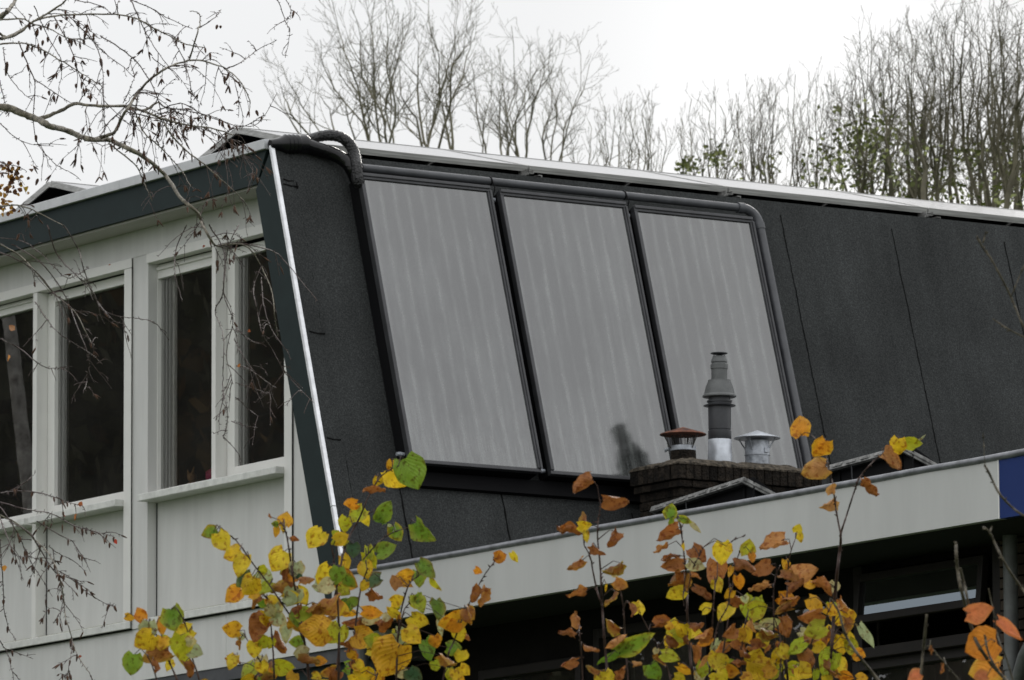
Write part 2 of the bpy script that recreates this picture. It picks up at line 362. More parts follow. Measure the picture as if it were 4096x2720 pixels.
f.build('felt_upstand', M['felt'], H)
def seam(s, t0, t1):
    b = MB(); pts = []
    k = int((t1-t0)/.03)
    for j in range(k+1):
        t = t0+(t1-t0)*j/k
        pts.append(Bp(s+.004*mn.noise(V((s*3, t*5, 0)))+.002*random.uniform(-1, 1), t, .002))
    b.tube(pts, [.0068*(.35+1.2*abs(mn.noise(V((t*6.0, s, 3))))+.3*random.random()) for t in range(len(pts))], 5)
    return b
sm = MB()
for s0, a, c in ((.155, .25, 1.27), (.165, 2.1, 3.1), (.545, 2.33, 3.1), (1.325, 2.33, 3.1), (2.33, 2.45, 3.1), (4.045, .12, 3.1), (4.98, .14, 3.1), (5.95, .15, 3.1), (6.9, .15, 3.1), (7.85, .15, 3.1), (8.8, .15, 3.1)):
    seam(s0, a, c).build('felt_seam', M['bead'], H)
for s0, s1, t in ((.045, .16, .275), (.05, .17, 1.33), (.045, .15, 2.08), (.05, .13, .24)):
    sm = MB(); sm.tube([Bp(s0, t, .012), Bp((s0+s1)/2, t+.01, .012), Bp(s1, t+.005, .008)], .006, 5); sm.build('lap_seam', M['bead'], H)
# flat roof deck
hb('flat_roof', M['felt'], [(XL, -.10, .12, YB, 9.275, 9.41)])
# verge board + trims
b = MB(); b.hexa([Bp(0, .20, -.25), Bp(0, 3.2, -.25), Bp(.03, 3.2, -.25), Bp(.03, .20, -.25), Bp(0, .03, -.002), Bp(0, 3.2, -.002), Bp(.03, 3.2, -.002), Bp(.03, .03, -.002)])
b.build('verge_board', M['green'], H)
b = MB()
for t0, t1 in ((-.035, 2.565), (2.568, 3.15)):
    b.obox(Bp, -.012, .016, t0, t1, 0, .030)
bevel(b.build('verge_trim', M['alub'], H), .004)
xe = lambda z: T0.x+(T0.z-z)/math.tan(ANG)
b = MB(); b.prism([(XL, 0, 9.27), (xe(9.27)-.24, 0, 9.27), (xe(9.478)-.05, 0, 9.478), (XL, 0, 9.478)], (0, .03, 0)); b.build('roof_fascia', M['green'], H)
b = MB()
for x0, x1 in ((XL, -8), (-7.997, -4.1), (-4.097, -1.9), (-1.897, -.012)): b.box(x0, x1, -.028, .12, 9.481, 9.546)
bevel(b.build('cap_trim', M['alu'], H), .004)
hb('soffit', M['soffit'], [(XL, -.13, .03, .29, 9.255, 9.27)])
# wall: header, base band, end wall, pilaster
W = .25
b = MB(); b.box(XL, -.097, W+.002, W+.2, 9.075, 9.2545); b.build('wall_header', M['panel'], H)
b = MB()
b.prism([(-.097, W+.002, 9.2545), (-.097, W+.002, 6.19), (xe(6.19)-.02, W+.002, 6.19), (xe(9.2545)-.06, W+.002, 9.2545)], (0, .2, 0))
b.build('end_wall', M['panel'], H)
hb('base_band', M['panel'], [(XL, -2.19, W+.012, W+.2, 6.19, 6.54), (-2.187, -.97, W+.012, W+.2, 6.19, 6.54), (-.967, -.0995, W+.012, W+.2, 6.19, 6.54)])
hb('pilaster', M['panel'], [(-2.188, -1.987, W+.003, W+.2, 6.542, 9.073)])
# casing units
def casing(x0, x1, posts, name='casing'):
    b = MB(); b.box(x0, x1, W-.014, W+.072, 9.008, 9.072)
    for a, c in posts: b.box(a, c, W-.012, W+.10, 6.60, 9.006)
    o = b.build(name, M['frame'], H); bevel(o, .003); return o
casing(XL, -2.188, [(XL, -4.95), (-3.552, -3.496), (-2.288, -2.190)])
casing(-1.987, -.1, [(-.197, -.102)])
hb('window_post', M['frame'], [(-1.123, -1.071, W-.012, W+.10, 7.434, 9.006)], bev=.003)
for q in (-2.1885, -.0985): b = MB(); b.tube([(q, W-.006, 6.55), (q, W-.006, 9.07)], .004, 4); b.build('casing_joint', M['bead'], H)
# ledge below the panels, sill below the windows
for x0, x1 in ((XL, -2.19), (-1.93, -.1)):
    o = hb('ledge', M['sillm'], [(x0, x1, W-.02, W+.11, 6.548, 6.598)], bev=.004)
    hb('algae_line', M['algae'], [(x0+.02, x1, W+.01, W+.078, 6.599, 6.606)], o)
    hb('ledge_shadow_strip', M['bead'], [(x0+.01, x1-.01, W-.008, W+.1, 6.538, 6.547)], o)  # solid black strip, stands in for the shadow the ledge casts below it
for x0, x1 in ((XL, -3.555), (-3.49, -2.292), (-1.995, -.199)):
    o = hb('sill', M['sillm'], [(x0, x1, W-.075, W+.10, 7.385, 7.432)], bev=.004)
    hb('algae_line', M['algae'], [(x0+.02, x1-.02, W+.03, W+.072, 7.4325, 7.436)], o)
I = W+.075
for x0, x1 in ((-4.95, -3.555), (-3.494, -2.29), (-1.985, -.199)):
    hb('infill_panel', M['panel'], [(x0, x1, I, I+.06, 6.60, 7.384)])
for q in (-3.489, -1.981): b = MB(); b.tube([(q, I-.002, 6.61), (q, I-.002, 7.38)], .004, 4); b.build('panel_joint', M['bead'], H)
# windows
def window(x0, x1, z0, z1, fr, gx0=None, curtains=(), ztop_lip=False, label=None):
    """fr = (left, right, bottom, top) sash widths"""
    l, r, bo, to = fr
    b = MB(); y0, y1 = I, I+.055
    if l: b.box(x0, x0+l, y0, y1, z0, z1)
    if r: b.box(x1-r, x1, y0, y1, z0, z1)
    b.box(x0+l, x1-r, y0, y1, z0, z0+bo); b.box(x0+l, x1-r, y0, y1, z1-to, z1)
    if ztop_lip: b.box(x0+l, x1-r, y0-.014, y0-.001, z1-to*.42, z1-to*.22)
    o = b.build('window', M['frame'], H); bevel(o, .003)
    if label: o['label'] = label
    g = MB(); g.poly([(x0+l, y0+.03, z0+bo), (x1-r, y0+.03, z0+bo), (x1-r, y0+.03, z1-to), (x0+l, y0+.03, z1-to)]); g.build('pane', M['glass'], o)
    # inner reveal stripes: inside frame profile seen through the glass
    s = MB(); gx = x0+l
    for k, (a, c, y) in enumerate(((.0, .018, .036), (.026, .040, .05), (.048, .058, .065))):
        s.box(gx+a, gx+c, y0+y, y0+y+.01, z0+bo+.002, z1-to-.002)
    s.build('inner_frame', M['frame'], o)
    for (a, c) in curtains:
        cb = MB(); k = 14; pts = []
        for j in range(k+1):
            xx = gx+a+(c-a)*j/k; pts.append((xx, y0+.085+.008*math.sin(j*1.9)))
        for j in range(k):
            (xa, ya), (xb, yb) = pts[j], pts[j+1]
            cb.hexa([(xa, ya, z0), (xb, yb, z0), (xb, yb+.006, z0), (xa, ya+.006, z0), (xa, ya, z1), (xb, yb, z1), (xb, yb+.006, z1), (xa, ya+.006, z1)])
        cb.build('curtain', M['curtain'], o)
    return o
window(-4.95, -3.55, 7.433, 9.005, (.05, 0, .06, .075), ztop_lip=True)
window(-3.493, -2.288, 7.434, 8.998, (.095, 0, .075, .065), curtains=((-.05, .03),))
window(-1.990, -1.121, 7.433, 9.004, (.006, .04, .038, .095), curtains=((-.04, .10),), ztop_lip=True)
window(-1.066, -.196, 7.434, 8.985, (.095, 0, .085, .065), curtains=((-.05, .03),))
b = MB()
b.poly([(XL, 4.5, 7.2), (-.1, 4.5, 7.2), (-.1, 4.5, 9.19), (XL, 4.5, 9.19)]); b.poly([(XL, .46, 7.2), (-.1, .46, 7.2), (-.1, 4.5, 7.2), (XL, 4.5, 7.2)])
b.poly([(XL, .46, 9.19), (-.1, .46, 9.19), (-.1, 4.5, 9.19), (XL, 4.5, 9.19)]); b.poly([(-.1, .46, 7.2), (-.1, 4.5, 7.2), (-.1, 4.5, 9.19), (-.1, .46, 9.19)])
b.poly([(XL, .46, 7.2), (XL, 4.5, 7.2), (XL, 4.5, 9.19), (XL, .46, 9.19)])
b.build('room', M['room'], H)
hb('window_board', M['frame'], [(XL, -.12, .395, .62, 7.40, 7.43)])
# body behind and below
hb('lower_wall', M['dark'], [(XL, .55, .55, .8, 0, 6.19), (XL, XL+.2, .8, YB, 0, 9.19), (XL, .55, YB-.2, YB, 0, 9.19), (.55, .75, .55, 1.4, 0, 6.3)])
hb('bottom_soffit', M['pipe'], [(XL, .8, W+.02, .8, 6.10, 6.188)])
hb('bottom_board', M['green'], [(XL, .8, W+.06, W+.09, 5.97, 6.098)])

# things on the window board
def blob(mb, c, r, n=10):
    prof = [(r*math.sin(math.pi*k/n)*.999+.0005, -r*math.cos(math.pi*k/n)) for k in range(n+1)]
    mb.lathe(c, prof, 14)
x = -1.48
b = MB(); blob(b, (x, .45, 7.47), .045)
for k in range(9):
    a = -1.0+k*.25; b.tube([(x+.03*math.sin(a), .465, 7.485), (x+.075*math.sin(a), .455, 7.50+.04*math.cos(a)), (x+.085*math.sin(a)+.01, .45, 7.54+.03*math.cos(a))], [.016, .013, .006], 7)
tag(b.build('toy', M['pink'], smooth=True), 'spiky pink rubber toy standing behind the third window pane', 'toy')
x = -1.78
b = MB(); blob(b, (x, .48, 7.475), .045); blob(b, (x-.005, .48, 7.545), .032)
b.tube([(x-.03, .47, 7.56), (x-.045, .47, 7.60)], [.012, .004], 6); b.tube([(x+.02, .47, 7.57), (x+.04, .47, 7.61)], [.012, .004], 6)
tag(b.build('plush_figure', M['tan'], smooth=True), 'small tan figure with two ears behind the third window, left of the pink toy', 'toy')
b = MB(); b.lathe((-1.19, .48, 7.43), [(.045, 0), (.055, .05), (.058, .11), (.05, .12), (.045, .1)], 20)
tag(b.build('flower_pot', M['pot'], smooth=True), 'pale grey pot behind the third window, right of the pink toy', 'pot')
b = MB(); b.lathe((-.26, .5, 7.43), [(.04, 0), (.06, .03), (.07, .1), (.04, .14)], 20)
tag(b.build('blue_vase', M['tblue'], smooth=True), 'blue vase in the lower right corner of the rightmost upper window', 'vase')

# ---------------------------------------------------------------- solar collectors on the slope
def collector(s0, s1, t0, t1, label, drop=0):
    o = thing('solar_collector', Bp((s0+s1)/2, (t0+t1)/2, .05), label, 'solar collector', 'thermal collectors on the steep felt slope')
    F = lambda s, t, k: Bp(s, t, k)
    b = MB(); b.obox(F, s0+.006, s1-.006, t0+.006, t1-.006, .012, .143); b.build('casing', M['black'], o)
    b = MB(); w_ = .026
    b.obox(F, s0, s1, t0, t0+w_+.012, .12, .168); b.obox(F, s0, s1, t1-w_, t1, .12, .160)
    b.obox(F, s0, s0+w_, t0+w_+.012, t1-w_, .12, .168); b.obox(F, s1-w_, s1, t0+w_+.012, t1-w_, .12, .168)
    b.obox(F, s0+.004, s1-.004, t0-.002, t0+.02, .168, .178)
    b.obox(F, s1-.012, s1+.004, t0+.03, t1-.02, .168, .176)
    bevel(b.build('frame', M['cframe'], o), .003)
    g = MB(); a = w_+.012
    p = [(s0+w_, t0+a), (s1-w_, t0+a), (s1-w_, t1-w_), (s0+w_, t1-w_)]
    g.poly([Bp(s, t, .156) for s, t in p][::-1]); r_ = random.uniform(0, 9)
    for k, (u_, v_) in enumerate([(0, 1), (1, 1), (1, 0), (0, 0)]): g.uv[k] = (u_+0*r_, v_)
    g.uv = {0: (0, 1), 1: (1, 1), 2: (1, 0), 3: (0, 0)}
    go = g.build('glass', M['cglass'], o)
    b = MB()
    b.obox(F, s0+.15, s1-.15, t0-.03, t1-.05, .0015, .0115)
    b.build('rail', M['black'], o)
    return o
collector(.55, 1.561, .222, 2.279, 'left thermal solar collector, a misted glass panel nearest the black hoses')
collector(1.633, 2.64, .238, 2.285, 'middle thermal solar collector, its glass showing the dark reflection of the flue')
collector(2.70, 3.672, .254, 2.285, 'right thermal solar collector, behind the chimney flue and beside the downpipe')
# black strip below the collectors, standing in for their underside shadow
b = MB(); b.obox(Bp, .50, 3.70, 2.285, 2.385, .003, .045);
o = b.build('collector_foot_shade', M['black']); tag(o, 'black strip standing in for shade along the foot of the three glass collectors', 'shade strip')
for k, (s, t, rr) in enumerate(((1.597, .285, .016), (2.668, .30, .016), (3.70, .31, .017), (1.597, 2.24, .013), (.525, 2.20, .013))):
    b = MB(); b.tube([Bp(s-.028, t, .10), Bp(s+.028, t, .10)], rr, 12); b.tube([Bp(s-.008, t, .10), Bp(s+.008, t, .10)], rr*1.35, 6)
    lab = ['metal union in the upper gap between left and middle collectors', 'metal union in the upper gap between middle and right collectors', 'metal union at the top right corner of the right collector beside the pipe elbow',
           'metal union in the lower gap between left and middle collectors', 'metal stub at the lower left corner of the left collector'][k]
    tag(b.build('pipe_union', M['galvd'], smooth='auto'), lab, 'pipe fitting', 'pipe unions between collectors')
# grey pipe run
o = thing('pipe_run', Bp(3.7, .2, .1), 'grey insulated pipe along the collector tops, turning down at the right', 'pipe')
b = MB(); b.tube([Bp(.60, .157, .12), Bp(3.64, .163, .12)], .0275, 18, True); b.build('header_pipe', M['pipe'], o, smooth='auto')
pts = []
for k in range(9):
    a = k/8*math.pi/2; pts.append(Bp(3.64+.115*math.sin(a), .163+.115*(1-math.cos(a)), .12))
b = MB(); b.tube(pts, .0335, 18); b.tube([Bp(3.60, .163, .12), Bp(3.645, .163, .12)], .037, 18); b.tube([Bp(3.755, .27, .12), Bp(3.755, .315, .12)], .038, 18); b.build('elbow', M['pipe'], o, smooth='auto')
b = MB(); b.tube([Bp(3.755, .27, .12), Bp(3.757, 2.32, .12)], .0335, 18); b.build('downpipe', M['pipe'], o, smooth='auto')
for s in (1.60, 2.67):
    b = MB(); b.tube([Bp(s-.005, .158, .12), Bp(s+.005, .158, .12)], .031, 18); b.tube([Bp(s, .158, .151), Bp(s+.01, .22, .15), Bp(s+.015, .26, .11)], .004, 5); b.build('clip', M['black'], o, smooth='auto')
b = MB(); b.obox(Bp, 3.72, 3.80, 1.95, 2.0, .0, .12); b.build('pipe_bracket', M['pipe'], o)

# black hoses over the roof corner
def smooth_path(pts, rs, k=6):
    P, Rr = [], []
    n = len(pts)
    for i in range(n-1):
        p0, p1, p2, p3 = pts[max(i-1, 0)], pts[i], pts[i+1], pts[min(i+2, n-1)]
        for j in range(k):
            t = j/k
            P.append(.5*((2*p1)+(p2-p0)*t+(2*p0-5*p1+4*p2-p3)*t*t+(3*p1-p0-3*p2+p3)*t**3)); Rr.append(rs[i]+(rs[i+1]-rs[i])*t)
    P.append(pts[-1]); Rr.append(rs[-1]); return P, Rr
X1 = lambda x, y, X: on(x, y, (X, 0, 0), (1, 0, 0))
o = thing('insulated_duct', X1(290, 144, .05), 'thick glossy black duct with ribbed collar at the roof corner', 'duct')
P_, R_ = smooth_path([X1(303, 144.5, .05), X1(319, 149.5, .06), X1(333, 154, .08), X1(345, 161, .12), onB(352, 170, .09), onB(356, 180, .07)], [.048, .047, .046, .045, .044, .042])
b = MB(); b.tube(P_, R_, 18); b.build('duct_body', M['bitumen'], o, smooth=True)
P_ = [X1(x, 144.2, .04) for x in (270, 278, 283, 285, 286.5, 289, 290.5, 293, 294.5, 297, 298, 304, 306, 309)]
b = MB(); b.tube(P_, [.030, .040, .056, .066, .057, .066, .057, .066, .057, .064, .060, .064, .060, .046], 20); b.build('duct_collar', M['gloss'], o, smooth='auto')
P_, R_ = smooth_path([X1(296, 143, -.25), X1(310.5, 138.6, -.12), X1(322, 136, 0), X1(332, 135.4, .06), X1(341.4, 137.6, .10), X1(349.5, 144, .12), X1(354.8, 154.5, .15), onB(357, 166, .16), onB(357, 176, .15), onB(357.5, 180, .14)],
                     [.03, .033, .035, .036, .037, .037, .037, .036, .038, .040])
for i in range(len(R_)): R_[i] *= 1+.07*random.uniform(-1, 1)
b = MB(); b.tube(P_, R_, 14); o = thing('wrapped_hose', P_[-1], 'tape wrapped black hose arching over the duct down to the first collector', 'hose')
b.build('hose_body', M['wrap'], o, smooth=True)
P_, R_ = smooth_path([onB(357, 174, .15), onB(357.5, 178, .15), onB(358.5, 182, .14), onB(359, 186, .12)], [.036, .043, .041, .03], 3)
b = MB(); b.tube(P_, [r*(1+.1*random.uniform(-1, 1)) for r in R_], 12); b.build('hose_end', M['wrap'], o, smooth='auto')

# ---------------------------------------------------------------- photovoltaic panels on the flat roof
def pv(name_label, corners, th=.042, group='photovoltaic panels on the flat roof'):
    """corners: low edge a,b ; high edge c,d (a-b low, d above a)"""
    a, b_, c, d = [V(q) for q in corners]
    n = (b_-a).cross(d-a).normalized()
    if n.z < 0: n = -n
    o = thing('photovoltaic_panel', (a+b_+c+d)/4, name_label, 'solar panel', group)
    u = (b_-a); L = u.length; u.normalize(); v = (d-a); Wd = v.length; v.normalize()
    Fm = lambda p, q, r: a+u*p+v*q+n*r
    m_ = MB(); e = .012
    m_.obox(Fm, 0, L, 0, e, 0, th); m_.obox(Fm, 0, L, Wd-e, Wd, 0, th); m_.obox(Fm, 0, e, e, Wd-e, 0, th); m_.obox(Fm, L-e, L, e, Wd-e, 0, th)
    m_.obox(Fm, 0.001, L-.001, -.002, -.0005, th*.35, th*.55)
    bevel(m_.build('frame', M['pvframe'], o), .002)
    m_ = MB(); m_.obox(Fm, e, L-e, e, Wd-e, th-.008, th-.003); m_.build('cell_sheet', M['pvglass'], o)
    m_ = MB(); m_.obox(Fm, e, L-e, e, Wd-e, .005, .009); m_.build('back_sheet', M['black'], o)
    return o
M['pvglass'] = mat('solar_cell_glass', (.015, .018, .03), .12, ior=1.75, spec=.9)
yb = [.45, 2.09, 3.72, 5.41, 7.05, 8.69, 10.33, 11.97]
ordw = ['first', 'second', 'third', 'fourth', 'fifth', 'sixth', 'seventh']
for i in range(7):
    y0, y1 = yb[i]+.008, yb[i+1]-.008
    pv('%s panel from the roof corner in the white framed row above the felt slope' % ordw[i], [(-.10, y0, 9.53), (-.10, y1, 9.53), (-1.16, y1, 9.80), (-1.16, y0, 9.80)])
for i in range(7):
    y0, y1 = yb[i]+.008, yb[i+1]-.008
    pv('%s panel behind the ridge, leaning away from the white framed row' % ordw[i], [(-2.27, y1, 9.50), (-2.27, y0, 9.50), (-1.18, y0, 9.80), (-1.18, y1, 9.80)])
    pv('%s right leaning panel of the far ridge showing above the green fascia' % ordw[i], [(-2.66, y0, 9.53), (-2.66, y1, 9.53), (-3.71, y1, 9.80), (-3.71, y0, 9.80)])
    pv('%s left leaning panel of the far ridge above the green fascia' % ordw[i], [(-4.80, y1, 9.50), (-4.80, y0, 9.50), (-3.73, y0, 9.80), (-3.73, y1, 9.80)])
for i, Y in enumerate((.44, 2.095, 3.718, 5.413)):
    b = MB(); x1 = -.04; w_ = .135
    z0 = 9.455; th = .006
    b.box(x1-.9, x1, Y-w_/2, Y-w_/2+th, z0, z0+.05); b.box(x1-.9, x1, Y+w_/2-th, Y+w_/2, z0, z0+.05)
    b.box(x1-.9, x1, Y-w_/2+th, Y-w_/2+.03, z0+.044, z0+.05); b.box(x1-.9, x1, Y+w_/2-.03, Y+w_/2-th, z0+.044, z0+.05)
    b.box(x1-.9, x1, Y-w_/2+.03, Y+w_/2-.03, z0+.03, z0+.036)
    if i: b.box(x1-.1, x1+.002, Y-w_/2+.01, Y-.0, z0+.052, z0+.058); b.box(x1-.1, x1+.002, Y-w_/2+.01, Y-w_/2+.016, z0+.058, z0+.077); b.box(x1-.1, x1+.002, Y-.006, Y, z0+.058, z0+.077)
    tag(b.build('mounting_rail', M['alud']), ['aluminium channel rail end below the black duct at the roof corner', 'aluminium rail end above the gap between left and middle collectors', 'aluminium rail end above the right collector near the pipe elbow',
        'aluminium rail end furthest right along the roof edge'][i], 'mounting rail', 'mounting rails under the photovoltaic row')

# ---------------------------------------------------------------- annex
A = thing('annex', (6, 4, 0), 'lower flat roofed annex with long pale fascia, a blue panel and dark recessed windows', 'annex')
AX0, AX1 = .86, 14.0
def ab(name, m, parts, parent=None, bev=0, lab=None):
    b = MB()
    for p in parts: b.box(*p)
    o = b.build(name, m, parent or A)
    if bev: bevel(o, bev)
    if lab: o['label'] = lab
    return o
ab('fascia', M['fasciap'], [(AX0, 1.89, -.05, .0, 6.258, 6.592), (1.893, 7.845, -.05, .0, 6.258, 6.592)], bev=.002)
ab('blue_panel', M['blue'], [(7.855, AX1, -.048, .0, 6.258, 6.592)])
ab('panel_edge', M['frame'], [(7.846, 7.854, -.052, .0, 6.257, 6.593)])
b = MB(); px = AX0
pts = [(AX0+(AX1-AX0)*k/60, -.045+.003*mn.noise(V((k*.4, 0, 0))), 6.600+.004*mn.noise(V((k*.33, 5, 0)))+(.008 if k > 31 else 0)*min(1, (k-31)/8)) for k in range(61)]
b.tube(pts, .021, 10); b.build('coping', M['coping'], A, smooth=True)
ab('roof_deck', M['felt'], [(.8, AX1, .0, YB, 6.30, 6.50)])
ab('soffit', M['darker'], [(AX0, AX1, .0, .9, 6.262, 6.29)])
RY = .7
# recessed wall with openings
def px2x(px, py, Y=RY): return onY(px, py, Y).x
wins = [(px2x(482, 650), px2x(584, 645), 5.98), (px2x(597, 650), px2x(710, 640), 6.13), (px2x(722, 650), px2x(842, 640), 6.13), (px2x(856, 640), px2x(990, 630), 6.22)]
b = MB(); xs = AX0-.5
for (a, c, zt) in wins:
    b.box(xs, a, RY, RY+.15, 0, 6.26); b.box(a, c, RY, RY+.15, zt, 6.26); b.box(a, c, RY, RY+.15, 0, 4.2); xs = c
b.box(xs, AX1, RY, RY+.15, 0, 6.26)
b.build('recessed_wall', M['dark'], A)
def bwin(a, c, zt, bars=()):
    m_ = MB(); z0 = 4.2; t = .06
    m_.box(a, a+t, RY-.03, RY+.05, z0, zt); m_.box(c-t, c, RY-.03, RY+.05, z0, zt); m_.box(a+t, c-t, RY-.03, RY+.05, zt-t, zt); m_.box(a+t, c-t, RY-.03, RY+.05, z0, z0+t)
    for z in bars: m_.box(a+t, c-t, RY-.035, RY+.05, z-.035, z+.035)
    o = m_.build('window', M['wframe'], A); bevel(o, .004)
    m_ = MB(); m_.poly([(a+t, RY+.02, z0+t), (c-t, RY+.02, z0+t), (c-t, RY+.02, zt-t), (a+t, RY+.02, zt-t)]); m_.build('pane', M['glass'], o)
    return o
bwin(*wins[0], bars=(5.66,)); bwin(*wins[1]); bwin(*wins[2]); w4 = bwin(wins[3][0], wins[3][1], 5.70, bars=(5.4,))
# dim rooms behind annex windows
b = MB()
b.poly([(AX0, 4, 4), (AX1, 4, 4), (AX1, 4, 6.3), (AX0, 4, 6.3)]); b.poly([(AX0, (.86), 4), (AX1, (.86), 4), (AX1, 4, 4), (AX0, 4, 4)]); b.build('room', M['room'], A)
for (a, c, zt) in wins[1:3]:
    cb = MB(); k = 60
    for j in range(k):
        xa = a+(c-a)*j/k; xb = a+(c-a)*(j+1)/k; ya = .95+.025*math.sin(j*1.3); yb2 = .95+.025*math.sin((j+1)*1.3)
        cb.hexa([(xa, ya, 4.2), (xb, yb2, 4.2), (xb, yb2+.01, 4.2), (xa, ya+.01, 4.2), (xa, ya, zt), (xb, yb2, zt), (xb, yb2+.01, zt), (xa, ya+.01, zt)])
    cb.build('curtain', mat('brown_net_curtain', (.11, .095, .075), .9, var=.2, vs=30), A)
cb = MB(); a, c = wins[3][0]+.2, wins[3][1]-.1
for j in range(50):
    xa = a+(c-a)*j/50; xb = a+(c-a)*(j+1)/50; ya = .92+.03*math.sin(j*1.1); yb2 = .92+.03*math.sin((j+1)*1.1)
    cb.hexa([(xa, ya, 4.2), (xb, yb2, 4.2), (xb, yb2+.01, 4.2), (xa, ya+.01, 4.2), (xa, ya, 5.66), (xb, yb2, 5.66), (xb, yb2+.01, 5.66), (xa, ya+.01, 5.66)])
cb.build('curtain', mat('brown_curtain', (.13, .09, .075), .9), A)
# top hung vent sash, open at the foot
va, vb = onY(858, 616, .61), onY(986, 600, .61)
zt, zb = 6.19, va.z-.055; yt, yb_ = .638, .609
def Vf(p, q, r):     # p along X, q from bottom(0) to top(1) , r outward
    d = V((0, yt-yb_, zt-zb)); n = V((0, -(zt-zb), (yt-yb_))).normalized()
    return V((va.x+p, yb_, zb))+d*q+n*r
L_ = vb.x-va.x; hq = 1/(V((0, yt-yb_, zt-zb)).length)
m_ = MB(); t = .048
m_.obox(Vf, 0, t, 0, 1, 0, .045); m_.obox(Vf, L_-t, L_, 0, 1, 0, .045); m_.obox(Vf, t, L_-t, 0, t*hq, 0, .045); m_.obox(Vf, t, L_-t, 1-t*hq, 1, 0, .045)
vo = m_.build('vent_sash', M['wframe'], A); bevel(vo, .005); vo['label'] = 'top hung brown sash propped open at its foot'
m_ = MB(); m_.poly([Vf(t, t*hq, .02), Vf(L_-t, t*hq, .02), Vf(L_-t, 1-t*hq, .02), Vf(t, 1-t*hq, .02)]); m_.build('pane', M['ventglass'], vo)
ab('vent_frame', M['wframe'], [(va.x-.08, vb.x+.12, RY-.09, RY-.031, 5.70, 5.765), (va.x-.10, va.x-.02, RY-.05, RY, 5.77, 6.25), (vb.x+.10, vb.x+.17, RY-.12, RY, 5.4, 6.25)], bev=.004)
# brick pier
b = MB(); x0 = px2x(996, 620, .6); x1 = px2x(1012, 620, .6); z = 4.0; r_ = 0
while z < 6.25:
    x = x0-(.1 if r_ % 2 else 0)
    while x < x1+.9:
        b.box(max(x, x0), min(x+.2, x1+.9), .58+.004*random.random(), .698, z, min(z+.052, 6.255)); x += .21
    z += .062; r_ += 1
b.build('brick_pier', M['pier'], A)
def downpipe(x0, px_w, Y, zt, label, elbow=None):
    p = thing('rain_pipe', (x0, Y, 0), label, 'downpipe', 'grey rain pipes')
    b = MB(); pts = [(x0, Y, 0), (x0, Y, zt-.1), (x0, Y, zt)]
    b.tube(pts, .042, 16); b.build('pipe', M['flue'], p, smooth='auto')
    b = MB(); b.tube([(x0, Y, 5.5), (x0, Y, 5.56)], .05, 16); b.build('socket', M['flue'], p, smooth='auto')
    return p
xd = px2x(1011.5, 640, .5); p_ = downpipe(xd, 0, .5, 6.26, 'grey rain pipe with a slanting branch under the blue panel')
b = MB(); b.tube([(xd, .5, 5.35), (xd+.16, .46, 5.56), (xd+.8, .3, 6.0)], .035, 12); b.build('branch_pipe', M['flue'], p_, smooth='auto')
xd = px2x(362, 660, .2); b = MB()
p_ = thing('rain_pipe', (xd, .2, 0), 'grey rain pipe below the left end of the pale fascia', 'downpipe', 'grey rain pipes')
b.tube([(xd+.12, .28, 6.19), (xd+.05, .23, 6.185), (xd, .2, 6.14), (xd, .2, 0)], [.04, .042, .042, .042], 16); b.build('pipe', M['flue'], p_, smooth='auto')
# low parapet felt behind fascia, two tilted panels facing away
M['pvback'] = mat('panel_back_sheet', (.010, .010, .011), .7)
def tilted(P, Lf, length, width, tilt, label):
    P = V(P); Lf = V(Lf); e = (P-Lf); e.z = 0; e.normalize(); P.z = Lf.z = (P.z+Lf.z)/2
    wv = V((-e.y, e.x, 0)); down = (wv*math.cos(tilt)+V((0, 0, -math.sin(tilt)))).normalized()
    n = e.cross(down); n = n if n.z > 0 else -n
    Fm = lambda p, q, r: P-e*p+down*q+n*r
    o = thing('photovoltaic_panel', P, label, 'solar panel', 'tilted panels on the annex roof')
    m_ = MB(); t = .022; h = .038
    m_.obox(Fm, 0, length, 0, t, -h, 0); m_.obox(Fm, 0, length, width-t, width, -h, 0); m_.obox(Fm, 0, t, t, width-t, -h, 0); m_.obox(Fm, length-t, length, t, width-t, -h, 0)
    k = .05
    while k < length-.15: m_.obox(Fm, k, k+.12, -.006, 0, -h*.75, -h*.35); k += .19
    m_.obox(Fm, -.006, 0, .01, width, -h*.6, -h*.3)
    bevel(m_.build('frame', M['alud'], o), .002)
    m_ = MB(); m_.obox(Fm, t, length-t, t, width-t, -.012, -.004); m_.build('back_sheet', M['pvback'], o)
    m_ = MB(); zr = 6.502; hi = P.z-zr-.05
    for q in (.12, length-.16):
        a = P-e*q+wv*.05; m_.hexa([a+V((0, 0, -hi)), a-e*.03+V((0, 0, -hi)), a-e*.03+wv*.03+V((0, 0, -hi)), a+wv*.03+V((0, 0, -hi)), a, a-e*.03, a-e*.03+wv*.03, a+wv*.03])
    a = P+wv*.06; b_ = P-e*length+wv*.06
    m_.hexa([a+V((0, 0, -hi)), b_+V((0, 0, -hi)), b_+wv*.01+V((0, 0, -hi)), a+wv*.01+V((0, 0, -hi)), a+V((0, 0, -.0)), b_, b_+wv*.01, a+wv*.01])
    s_ = P+wv*.9; s_.z = zr; m_.prism([P-e*.03+wv*.08+V((0, 0, -hi)), s_-e*.03, P-e*.03+wv*.08], (-e*.01))
    m_.build('wind_shield', M['black'], o)
    m_ = MB(); c0 = P-e*length*.62+V((0, 0, -.04)); m_.tube([c0, c0+V((.01, 0, -.12)), c0+V((-.005, 0, -.25)), c0+V((.02, 0, -.4))], .004, 5); m_.build('cable', M['flued'], o)
    return o
Z7 = lambda x, y: on(x, y, (0, 0, 7.0), (0, 0, 1))
tilted(Z7(744, 476.7), Z7(655, 505.4), 1.60, 1.0, R(24), 'tilted solar panel seen from behind, in front of the brick chimney')
